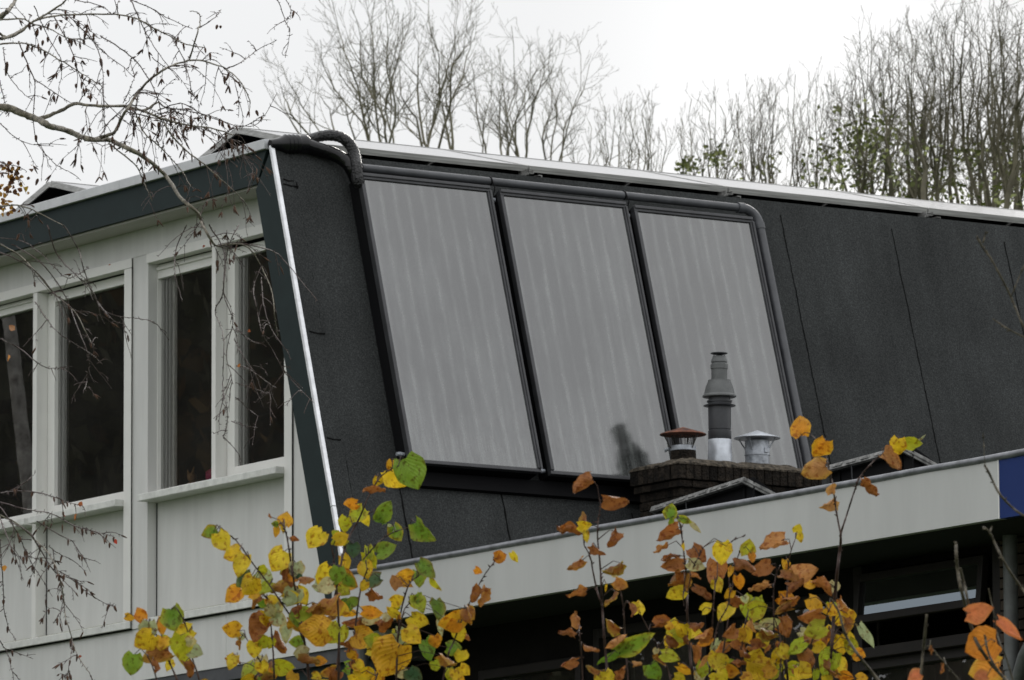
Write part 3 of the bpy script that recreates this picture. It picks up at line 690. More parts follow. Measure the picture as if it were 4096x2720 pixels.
tilted(Z7(903, 445), Z7(823, 466.5), 1.12, 1.0, R(24), 'tilted solar panel seen from behind, right of the brick chimney')

# ---------------------------------------------------------------- chimney
cx0, cx1, cy0, cy1, ct = .94, 1.50, 2.19, 3.33, 7.417
CH = thing('chimney', ((cx0+cx1)/2, (cy0+cy1)/2, 6.5), 'sooty brick chimney with soldier course top on the annex roof', 'chimney')
b = MB()
def course(z0, z1, inset, wlen, off, soldier=False):
    x0, x1, y0, y1 = cx0+inset, cx1-inset, cy0+inset, cy1-inset; g = .005; d = .09
    for (a0, a1, fx) in ((y0, y1, 'x1'), (y0, y1, 'x0'), (x0+d, x1-d, 'y0'), (x0+d, x1-d, 'y1')):
        p = a0-off*wlen
        while p < a1:
            s0, s1 = max(p, a0), min(p+wlen-g, a1); j = random.uniform(0, .004)
            if s1-s0 > .015:
                if fx == 'x1': b.box(x1-d, x1+j, s0, s1, z0, z1-g)
                elif fx == 'x0': b.box(x0-j, x0+d, s0, s1, z0, z1-g)
                elif fx == 'y0': b.box(s0, s1, y0-j, y0+d, z0, z1-g)
                else: b.box(s0, s1, y1-d, y1+j, z0, z1-g)
            p += wlen
course(ct-.115, ct-.004, 0, .062, 0, True)
course(ct-.165, ct-.115, .018, .21, .5)
z = ct-.165; k = 0
while z > 6.55:
    course(z-.058, z, .045, .21, .5*(k % 2)); z -= .058; k += 1
bevel(b.build('brickwork', M['brick'], CH), .004, 1)
ins = MB(); ins.box(cx0+.055, cx1-.055, cy0+.055, cy1-.055, 6.45, ct-.02); ins.box(cx0+.012, cx1-.012, cy0+.012, cy1-.012, ct-.11, ct-.012); ins.build('mortar_core', mat('dark_mortar', (.03, .028, .024), .95, var=.3, vs=20), CH)
# flaunching: irregular mortar mound
b = MB(); nx, ny = 14, 26; base = len(b.v)
for i in range(nx+1):
    for j in range(ny+1):
        x = cx0-.006+(cx1-cx0+.012)*i/nx; y = cy0-.006+(cy1-cy0+.012)*j/ny
        e = min(min(i, nx-i)/4, min(j, ny-j)/4, 1); z = ct-.008+.050*e**.6+.022*mn.noise(V((x*14, y*14, 1)))-.02*max(0, (y-cy0-.8))
        b.v.append((x+.004*mn.noise(V((x*30, y*30, 4))), y+.004*mn.noise(V((x*30, y*30, 9))), z))
for i in range(nx):
    for j in range(ny): q = i*(ny+1)+j; b.f.append((q, q+ny+1, q+ny+2, q+1))
n0 = len(b.v)
ring = [i*(ny+1) for i in range(nx+1)]+[nx*(ny+1)+j for j in range(1, ny+1)]+[i*(ny+1)+ny for i in range(nx-1, -1, -1)]+[j for j in range(ny-1, 0, -1)]
for q in ring: v_ = b.v[q]; b.v.append((v_[0], v_[1], ct-.02))
for k in range(len(ring)): b.f.append((ring[k], n0+k, n0+(k+1) % len(ring), ring[(k+1) % len(ring)]))
b.build('mortar_top', M['mortar'], CH)
b = MB(); b.box(cx0-.12, cx0+.05, cy0-.02, cy1+.05, 6.48, 6.95); b.box(cx0-.02, cx1+.03, cy0-.03, cy1+.03, 6.48, 6.72); b.build('felt_flashing', M['felt'], CH)

# flues
px_x = 1.24
def flue_at(x, y): p = on(x, y, (px_x, 0, 0), (1, 0, 0)); return V((px_x, p.y, p.z))
c = flue_at(720, 461)
FL = thing('flue_pipe', c, 'tall grey stepped flue pipe with a cone collar, centre of the chimney top', 'flue pipe', 'flues on the chimney')
k = 1/152
b = MB(); b.lathe(c, [(r_, z_*1.07) for r_, z_ in [(.078, -.09), (.080, .0), (.079, .062), (.076, .068), (.078, .125), (.074, .132)]], 32); b.build('metal_base', M['galv'], FL, smooth='auto')
b = MB(); b.lathe(c, [(r_, z_*1.07) for r_, z_ in [(.073, .13), (.076, .135), (.076, .185), (.070, .188), (.070, .192), (.074, .195), (.075, .33), (.074, .335), (.105, .338), (.106, .342), (.075, .352), (.075, .36), (.083, .362), (.083, .372), (.072, .373), (.070, .42)]], 32)
b.build('lower_pipe', M['flued'], FL, smooth='auto')
b = MB(); b.lathe(c, [(r_, z_*1.07) for r_, z_ in [(.106, .392), (.112, .395), (.111, .403), (.101, .412), (.094, .44), (.088, .462), (.075, .49), (.0745, .498), (.056, .5)]], 32); b.build('cone_collar', M['flue'], FL, smooth='auto')
b = MB(); b.lathe(c, [(r_, z_*1.07) for r_, z_ in [(.052, .49), (.052, .566), (.0565, .568), (.057, .594), (.050, .597), (.049, .606), (.0535, .61), (.052, .622), (.044, .636), (.042, .646), (.02, .647)]], 32); b.build('upper_pipe', M['flue'], FL, smooth='auto')
b = MB(); b.lathe(c, [(r_, z_*1.07) for r_, z_ in [(.012, .640), (.014, .652), (.05, .660), (.057, .664), (.055, .667), (.02, .672), (.002, .673)]], 28)
for a in range(4): an = a*math.pi/2+.5; b.tube([c+V((.038*math.cos(an), .038*math.sin(an), .685)), c+V((.038*math.cos(an), .038*math.sin(an), .712))], .003, 5)
b.build('rain_cap', M['flued'], FL, smooth='auto')
c = flue_at(683.2, 458)
RC = thing('chimney_cowl', c, 'rusty red conical cowl with wire cage, left on the chimney top', 'chimney cowl', 'flues on the chimney')
b = MB(); b.lathe(c, [(.085, -.09), (.085, .0), (.083, .045), (.078, .05)], 28); b.build('clay_pot', M['brick'], RC, smooth='auto')
b = MB(); b.lathe(c, [(.082, .046), (.084, .048), (.083, .078), (.078, .08)], 28); b.tube([c+V((-.05, -.075, .06)), c+V((-.075, -.09, .055)), c+V((-.07, -.085, .045))], .012, 8); b.build('collar', M['galvd'], RC, smooth='auto')
b = MB()
for q in range(22):
    a = q/22*2*math.pi+.05; j = random.uniform(-.01, .01)
    b.tube([c+V((.066*math.cos(a), .066*math.sin(a), .075)), c+V((.074*math.cos(a+j), .074*math.sin(a+j), .11)), c+V((.078*math.cos(a+2*j), .078*math.sin(a+2*j), .148))], .0022, 4)
for q in range(3):
    a = q/3*2*math.pi+.2; b.tube([c+V((.082*math.cos(a), .082*math.sin(a), .06)), c+V((.135*math.cos(a), .135*math.sin(a), .155))], .004, 5)
b.build('wire_cage', M['soot'], RC)
b = MB(); b.lathe(c, [(.06, .146), (.150, .150), (.1535, .154), (.145, .160), (.06, .186), (.004, .203)], 36); b.build('cowl_roof', M['rust'], RC, smooth='auto')
c = flue_at(757.3, 464)
GC = thing('chimney_cowl', c, 'pale galvanised conical cowl on struts, right on the chimney top', 'chimney cowl', 'flues on the chimney')
b = MB(); b.lathe(c, [(.080, -.09), (.080, .052), (.084, .054), (.084, .06), (.082, .064), (.081, .15), (.079, .153)], 30); b.build('metal_pipe', M['galvd'], GC, smooth='auto')
b = MB()
for q in range(4):
    a = q/4*2*math.pi+.55; b.tube([c+V((.083*math.cos(a), .083*math.sin(a), .085)), c+V((.085*math.cos(a), .085*math.sin(a), .10)), c+V((.130*math.cos(a), .130*math.sin(a), .168))], .005, 5)
b.box(c.x+.070, c.x+.09, c.y+.0, c.y+.035, c.z+.07, c.z+.10)
b.build('strut', M['galvd'], GC)
b = MB(); b.lathe(c, [(.05, .164), (.150, .166), (.154, .170), (.147, .175), (.06, .203), (.004, .222)], 36); b.build('cowl_roof', M['galv'], GC, smooth='auto')

# ================================================================ vegetation
rnd = random.Random(11)
def jit(v, a): return V((v[0]+rnd.uniform(-a, a), v[1]+rnd.uniform(-a, a), v[2]+rnd.uniform(-a, a)))
# ---- bare trees behind the house: leaders given as (root x,y) -> ... -> (tip x,y) in picture units at the tree's distance
def side_twigs(mb, pts, rads, D, dens, ln, lvl, upb):
    k = len(pts)
    tot = sum((pts[i+1]-pts[i]).length for i in range(k-1))
    n = max(1, int(tot*dens))
    for q in range(n):
        u = (q+rnd.random())/n; u = .06+.94*u**1.12; f = u*(k-1); i = min(int(f), k-2); p = pts[i].lerp(pts[i+1], f-i); r0 = rads[i]
        ax = (pts[i+1]-pts[i]).normalized()
        side = ax.cross(V((rnd.gauss(0, 1), rnd.gauss(0, 1), rnd.gauss(0, 1))))
        if side.length < 1e-4: continue
        side.normalize(); an = R(rnd.uniform(28, 58)); d = (ax*math.cos(an)+side*math.sin(an)).normalized()
        L = ln*rnd.uniform(.45, 1.2)*(1.12-.75*u); ns = 5 if lvl else 3
        pp = [p]; rr = [min(r0*.66, .0036+.0065*L)]
        for s in range(ns):
            d = (d+V((rnd.gauss(0, .13), rnd.gauss(0, .13), upb+rnd.gauss(0, .1)))).normalized(); pp.append(pp[-1]+d*(L/ns)); rr.append(max(.0022, rr[0]*(1-(s+1)/ns*.75)))
        mb.tube(pp, rr, 3, False)
        if lvl: side_twigs(mb, pp, rr, D, dens*1.25, ln*.46, lvl-1, upb)
TD = 1.15
def bg_tree(label, D, leaders, r0=.05, dens=4.5, ln=1.0, lvl=2, upb=.13, m='bark_bg', ivy=0, leafpts=(), wig=.05):
    rx = sum(l[0][0] for l in leaders)/len(leaders)
    base = U(rx, 260, D); gz = V((base.x, base.y, 0)); t = thing('bare_tree', gz, label, 'tree', 'bare trees behind the house')
    tr = MB(); low = max(l[0][1] for l in leaders); fork = U(rx, low+95, D)
    tr.tube([gz, gz.lerp(fork, .5)+V((.15, .1, 0)), fork], [.20, .14, .055], 8)
    cr_ = MB()
    for l in leaders:
        dd = D+rnd.uniform(-1.5, 1.5); P = [U(x, y, dd+rnd.uniform(-.3, .3)) for x, y in l]
        pts = []; n = 0
        for i in range(len(P)-1):
            sg = max(3, int((P[i+1]-P[i]).length/.22)); sd = rnd.random()*90
            for j in range(sg):
                p1 = P[i].lerp(P[i+1], j/sg); pts.append(p1+V((mn.noise(p1*1.3), mn.noise(p1*1.3+V((9, 0, 0))), 0))*wig*2.2+V((rnd.gauss(0, .008), rnd.gauss(0, .008), 0)))
        pts.append(P[-1]); k = len(pts); rs = r0*.38*rnd.uniform(.75, 1.15); rads = [max(.004, rs*(1-i/(k-1))**.85) for i in range(k)]
        tr.tube([fork, fork.lerp(pts[0], .5)+V((rnd.gauss(0, .05), 0, 0)), pts[0]], [.05, rs*1.2, rs*1.02], 6)
        cr_.tube(pts, rads, 5, False)
        side_twigs(cr_, pts, rads, D, dens*(TD if lvl == 2 else 1.0), ln, lvl, upb)
    tr.build('trunk', M[m], t, smooth=True); cr_.build('crown', M[m], t)
    if ivy or leafpts:
        lv = MB()
        for (x, y, sp, n) in leafpts:
            for _ in range(int(n*.55)):
                c = U(x+rnd.gauss(0, sp*1.35), y+rnd.gauss(0, sp), D+rnd.uniform(-1, 1)); a = V((rnd.gauss(0, 1), rnd.gauss(0, 1), rnd.gauss(0, 1))).normalized()*.036; b = a.orthogonal().normalized()*rnd.uniform(.015, .03)
                lv.poly([c-a, c+b, c+a, c-b])
        lv.build('ivy_leaves', M['ivy'], t)
    return t
z5 = lambda *q: [(250+.1594*x, .1594*y) for x, y in q]
z6 = lambda *q: [(600+.1796*x, .1796*y) for x, y in q]
bg_tree('bare tree behind the black hoses, its left limb leaning outward over the roof corner', 88,
  [z5((480, 900), (350, 660), (250, 520), (190, 400)), z5((410, 900), (300, 720), (230, 600), (175, 480)), z5((300, 900), (230, 740), (220, 620)), z5((560, 900), (500, 720), (440, 600))], r0=.035, dens=4.5, ln=.9)
bg_tree('tall bare tree left of centre with long arching leaders reaching the picture top', 90,
  [z5((760, 960), (690, 760), (560, 560), (480, 380), (440, 250)), z5((770, 960), (690, 540), (600, 400), (560, 200), (510, -20)), z5((850, 960), (850, 760), (720, 480), (700, 250), (640, 60)),
   z5((880, 960), (870, 560), (840, 400), (850, 180), (840, -40)), z5((890, 960), (880, 700), (900, 480), (960, 270), (1010, 30)), z5((840, 960), (800, 560), (790, 300), (760, 80), (740, -40)), z5((700, 960), (640, 800), (600, 640), (520, 560))], r0=.05, dens=4.6, ln=1.05)
bg_tree('tall bare tree at centre with a forked trunk just above the white panel row', 92,
  [z5((1105, 990), (1120, 850), (1190, 640), (1195, 370), (1130, 200), (1120, -30)), z5((1105, 990), (1160, 700), (1260, 470), (1300, 250), (1300, -20)), z5((1100, 990), (1050, 740), (970, 600), (940, 420)),
   z5((1260, 990), (1275, 700), (1280, 420), (1350, 300), (1420, 200)), z5((1180, 940), (1240, 640), (1330, 470), (1390, 300), (1400, 130)), z5((1110, 990), (1070, 560), (1050, 400), (1020, 200)), z5((1260, 980), (1200, 700), (1180, 560))], r0=.05, dens=4.6, ln=1.0)
bg_tree('slender bare tree right of the centre tree with narrow upright crown', 94,
  [z5((1460, 1010), (1480, 760), (1520, 600), (1510, 370)), z5((1470, 1010), (1440, 700), (1410, 520), (1390, 400)), z5((1600, 1010), (1560, 760), (1600, 560), (1560, 300))], r0=.035, dens=5, ln=.8)
bg_tree('bare tree with several straight leaders above the middle collector', 92,
  [z5((1620, 1040), (1620, 720), (1650, 520), (1640, 160)), z5((1690, 1040), (1690, 760), (1740, 560), (1745, 260)), z5((1730, 1040), (1790, 650), (1840, 460), (1820, 320)), z5((1620, 1040), (1640, 800), (1720, 560), (1900, 330)), z5((1690, 1040), (1600, 700), (1590, 420))], r0=.04, dens=5, ln=.85)
bg_tree('bare tree with an open fan crown above the right edge of the middle collector', 95,
  [z5((1930, 1060), (1990, 800), (2070, 560), (2050, 240)), z5((1930, 1060), (2040, 700), (2110, 560), (2130, 400)), z5((1900, 1060), (1920, 760), (1910, 560), (1960, 380)), z5((1850, 1060), (1850, 860), (1880, 700), (1890, 300))], r0=.04, dens=4.8, ln=.8)
def shoots(label, D, tips, ybase, dens=5, r0=.03, jx=25, **k):
    L_ = []
    cx = sum(t[0] for t in tips)/len(tips)
    for (x, y) in tips:
        L_.append(z6((cx+(x-cx)*.75+rnd.uniform(-jx, jx), ybase), (cx+(x-cx)*.9+rnd.uniform(-jx, jx)*.7, (ybase*.62+y*.38)+rnd.uniform(-30, 30)), (x+rnd.uniform(-12, 12), ybase*.3+y*.7), (x, y)))
    return bg_tree(label, D, L_, r0=r0, dens=dens, **k)
shoots('low bare tree with long whippy shoots, leftmost above the right collector', 84, [(25, 590), (75, 610), (105, 640), (-60, 680), (-130, 700), (145, 600)], 1060, ln=.6, upb=.22)
shoots('low bare tree with pair of tall whippy shoots above the right collector', 85, [(145, 600), (200, 600), (255, 565), (285, 560), (350, 695), (240, 640)], 1080, ln=.6, upb=.22)
shoots('low bare tree with a dark nest shape above the pipe elbow', 84, [(450, 660), (510, 550), (580, 570), (628, 505), (670, 590), (740, 550), (700, 680), (560, 700)], 1130, ln=.6, upb=.25, dens=5.5, m='bark_bg2',
       leafpts=((690, 165, 3.5, 90), (683, 172, 8, 60), (720, 160, 8, 90), (717, 152, 5, 40)))
shoots('bare tree with comb of upright shoots right of the pipe elbow', 86, [(770, 545), (820, 505), (850, 530), (885, 535), (910, 510), (935, 505), (975, 465), (1000, 480), (830, 650), (940, 600)], 1160, ln=.6, upb=.25, dens=5.5, m='bark_bg2', leafpts=((760, 170, 10, 60),))
shoots('bare tree whose tallest shoot stands against the bright cloud', 85, [(1050, 540), (1088, 415), (1130, 560), (1175, 480), (1200, 435), (1230, 480), (1257, 470), (1290, 560), (1080, 620)], 1190, ln=.62, upb=.25, dens=5.5, m='bark_bg2', leafpts=((829, 158, 10, 60), (838, 109, 3, 26), (850, 178, 14, 90)))
shoots('dense bushy tree with ivy above the dark felt slope', 80, [(1330, 500), (1400, 340), (1450, 260), (1480, 230), (1510, 170), (1580, 300), (1620, 180), (1650, 175), (1560, 420), (1440, 420)], 1230, ln=.85, upb=.13, dens=5.6, lvl=2, r0=.055, jx=60, m='bark_bg2',
       leafpts=((868, 135, 13, 320), (840, 185, 12, 130), (855, 160, 14, 160), (880, 170, 16, 110)))
shoots('dense bushy tree with tangled crown, second from the right edge', 78, [(1690, 300), (1735, 205), (1760, 220), (1800, 290), (1862, 85), (1890, 140), (1920, 130), (1840, 350), (1960, 200)], 1250, ln=.9, upb=.13, dens=5.8, lvl=2, r0=.06, jx=80, m='bark_bg2',
       leafpts=((905, 190, 14, 120), (930, 175, 14, 120), (970, 160, 8, 90)))
shoots('dark many stemmed tree at the right edge, tallest of the dense ones', 76, [(1990, 60), (2030, 40), (2060, 200), (2110, 75), (2140, 110), (2190, 20), (2240, -10), (2255, 10), (2310, 70), (2350, 110), (2400, 60), (2180, 300)], 1270, ln=.9, upb=.13, dens=5.6, lvl=2, r0=.07, jx=90, m='bark_bg2',
       leafpts=((972, 152, 8, 130), (960, 195, 14, 120), (1010, 175, 14, 150)))
shoots('thick stemmed leaning tree whose limbs cross at the right edge', 74, [(1600, 560), (1720, 420), (1850, 480), (2090, 420), (2200, 500), (2330, 330)], 1270, ln=.95, upb=.13, dens=4.2, lvl=2, r0=.085, jx=110, m='bark_bg2', leafpts=((900, 150, 16, 120), (990, 200, 16, 120)))

# ---- tall trees standing to the left, seen mirrored in the windows
def crown_tree(x, y, h, label, c1, n=12000):
    t = thing('autumn_tree', (x, y, 0), label, 'tree', 'autumn trees mirrored in the windows')
    b = MB(); b.tube([(x, y, 0), (x+.2, y, h*.4), (x, y+.2, h*.8)], [.3, .22, .08], 8); b.build('trunk', M['trunk'], t, smooth=True)
    l = MB()
    blobs = [(x+rnd.gauss(0, 1.7), y+rnd.gauss(0, 1.7), h*rnd.uniform(.28, .86), rnd.uniform(1.2, 2.2)) for _ in range(30)]
    for _ in range(n):
        bx, by, bz, br = rnd.choice(blobs); d = V((rnd.gauss(0, 1), rnd.gauss(0, 1), rnd.gauss(0, 1))).normalized()*br*rnd.uniform(.6, 1)
        c = V((bx, by, bz))+d; a = V((rnd.gauss(0, 1), rnd.gauss(0, 1), rnd.gauss(0, 1))).normalized()*.15; b_ = a.orthogonal().normalized()*.12
        l.poly([c-a, c+b_, c+a, c-b_])
    l.build('crown', c1, t)
ml = mat('russet_foliage', (.05, .04, .012), .8, var=.6, vs=.9, c2=(.26, .15, .045)); ml2 = mat('dark_green_foliage', (.03, .04, .016), .8, var=.5, vs=1.2, c2=(.13, .125, .06))
crown_tree(-20.5, -13, 14, 'russet leaved tree seen only mirrored in the upper right windows', ml)
crown_tree(-22, -10, 14.2, 'dark green tree seen only mirrored in the upper left windows', ml2)
crown_tree(-25, -13.5, 14.8, 'mixed green tree mirrored behind the russet one', ml2)
crown_tree(-26, -10.5, 14.5, 'second russet tree mirrored low in the window glass', ml)
crown_tree(-16.5, -13.5, 9.8, 'low dark tree mirrored in the middle annex windows', ml2, 11000)
crown_tree(-14, -16, 9.9, 'low dark leaved tree mirrored in the annex windows on the left', ml2, 11000)
crown_tree(-11.5, -19.5, 9.6, 'low dark tree mirrored in the annex windows beside the vent', ml2, 11000)

def mirror_pt(x, y, t, Y=.305):
    P = onY(x, y, Y); d = ray(x, y).normalized(); r = V((d.x, -d.y, d.z)); return P+r*t
a_, b_ = mirror_pt(3, 350, 13), mirror_pt(22, 515, 13); dd = (b_-a_).normalized()
t = thing('birch_tree', (b_.x, b_.y, 0), 'leaning white birch trunk seen mirrored in the leftmost upper window', 'tree')
k_ = b_.z/-dd.z; foot = b_+dd*k_
mb_ = MB(); mb_.tube([foot, b_, a_, a_-dd*2.5], [.11, .075, .06, .03], 10); mb_.build('trunk', M['birchw'], t, smooth=True)

# ---- birch: overhanging branches, catkins
def cr(pts, k=5):
    P, _ = smooth_path([V((*p, 0)) for p in pts], [1]*len(pts), k); return [(p.x, p.y) for p in P]
za = lambda q: [(x*.1435, y*.1435) for x, y in q]
zb_ = lambda q: [(x*.1595, 225+y*.1595) for x, y in q]
zc = lambda q: [(x*.1482, 450+y*.1482) for x, y in q]
BT = thing('birch_tree', U(-60, 120, 24.5)*1, 'birch with bare drooping catkin twigs hanging in from the left over the windows', 'tree')
BT.location.z = 0
bt_tr, bt_br, bt_tw, bt_ck, bt_lf = MB(), MB(), MB(), MB(), MB()
bz = BT.location
bt_tr.tube([bz, (bz.x+.05, bz.y, 4), U(-62, 330, 24.6), U(-66, 60, 24.6), U(-50, -250, 24.6), U(-40, -500, 24.6)], [.16, .13, .11, .09, .06, .03], 12)
DB = 24.0
def dep(seed, i): return DB+.8*mn.noise(V((seed*7.3, i*.12, 0)))
def branch(pts, r0, r1, tw=0, mb=None, seed=None, knob=True, n=5, catk=0):
    seed = rnd.random()*50 if seed is None else seed
    q = cr(pts, 5); P = [U(x+rnd.gauss(0, .25), y+rnd.gauss(0, .25), dep(seed, i)) for i, (x, y) in enumerate(q)]
    k = len(P); R2 = [(r0+(r1-r0)*i/(k-1))*(1+(.10*rnd.uniform(-1, 1) if knob else 0)) for i in range(k)]
    (mb or bt_br).tube(P, R2, n, False)
    return q, P, seed
PXM = DB/F
def catkin(p, L=.03, r=.0042, d=None):
    d = d or V((rnd.gauss(0, .15), rnd.gauss(0, .15), -1)).normalized()
    bt_ck.tube([p, p+d*L*.2, p+d*L*.6, p+d*L], [r*.4, r, r*.9, r*.35], 5)
def buds(P, step=.035):
    for i in range(len(P)-1):
        sg = (P[i+1]-P[i]); n = sg.length/step; m_ = int(n)+(rnd.random() < n-int(n))
        for _ in range(m_):
            p = P[i].lerp(P[i+1], rnd.random()); d = (sg.normalized()+V((rnd.gauss(0, .7), rnd.gauss(0, .7), rnd.gauss(0, .7)))).normalized()
            bt_tw.tube([p, p+d*rnd.uniform(.006, .014)], [.0016, .0008], 3, False)
def droop(p, d, L, r, lvl, ck):
    ns = max(4, int(L/.035)); P = [p]
    for s in range(ns):
        d = (d+V((rnd.gauss(0, .13), rnd.gauss(0, .13), -.16+rnd.gauss(0, .10)))).normalized(); P.append(P[-1]+d*(L/ns))
    bt_tw.tube(P, [max(.0009, r*(1-.6*i/ns)) for i in range(ns+1)], 3, False); buds(P)
    if rnd.random() < ck*1.3:
        for _ in range(rnd.choice((1, 2, 3))): catkin(P[-1], rnd.uniform(.02, .036), .0030, (d+V((rnd.gauss(0, .4), rnd.gauss(0, .4), -.1))).normalized())
    if lvl:
        for _ in range(int(L*7+rnd.random())):
            i = rnd.randrange(1, ns); a = (P[i]-P[i-1]).normalized(); sd_ = a.cross(V((rnd.gauss(0, 1), rnd.gauss(0, 1), rnd.gauss(0, 1)))).normalized()
            droop(P[i], (a*.75+sd_*.65).normalized(), L*rnd.uniform(.2, .5), r*.75, lvl-1, ck)
    if rnd.random() < ck: catkin(P[rnd.randrange(1, ns)], rnd.uniform(.018, .03), rnd.uniform(.0035, .005))
def spawn(P, n, L, ck=.5, r=.0019, a=.1, b=1., lvl=1):
    for _ in range(n):
        f = (a+(b-a)*rnd.random())*(len(P)-1.01); i = int(f); p = P[i].lerp(P[i+1], f-i); ax = (P[i+1]-P[i]).normalized()
        sd_ = ax.cross(V((rnd.gauss(0, 1), rnd.gauss(0, 1), rnd.gauss(0, 1)))).normalized()
        droop(p, (ax*.8+sd_*.7).normalized(), L*rnd.uniform(.4, 1.25), r, lvl, ck)
# limbs
_, P, sd0 = branch([(-66, 104), *za([(0, 745), (150, 790), (270, 835), (350, 880), (450, 905), (560, 950), (650, 975), (750, 975), (880, 1030), (1020, 1105), (1160, 1230), (1250, 1370), (1380, 1490), (1410, 1568)]), (213, 243)], .0135, .0042, n=8)
bt_tw_main = [P]
_, P2, _ = branch(za([(265, 830), (330, 810), (440, 765), (520, 725), (700, 740), (860, 740), (1000, 775), (1120, 820), (1300, 870), (1500, 900), (1620, 940)]), .0075, .002, n=6, seed=sd0)
_, P3, _ = branch(za([(650, 975), (760, 940), (800, 915), (850, 820), (885, 760), (960, 650), (1040, 560), (1150, 480), (1280, 430), (1400, 420), (1500, 450), (1580, 480), (1680, 580), (1740, 700), (1738, 770)]), .0065, .0014, n=6, seed=sd0)
spawn(P, 14, .22, .35, a=.35); spawn(P2, 22, .30, .45, a=.3); spawn(P3, 10, .20, .3, a=.3)
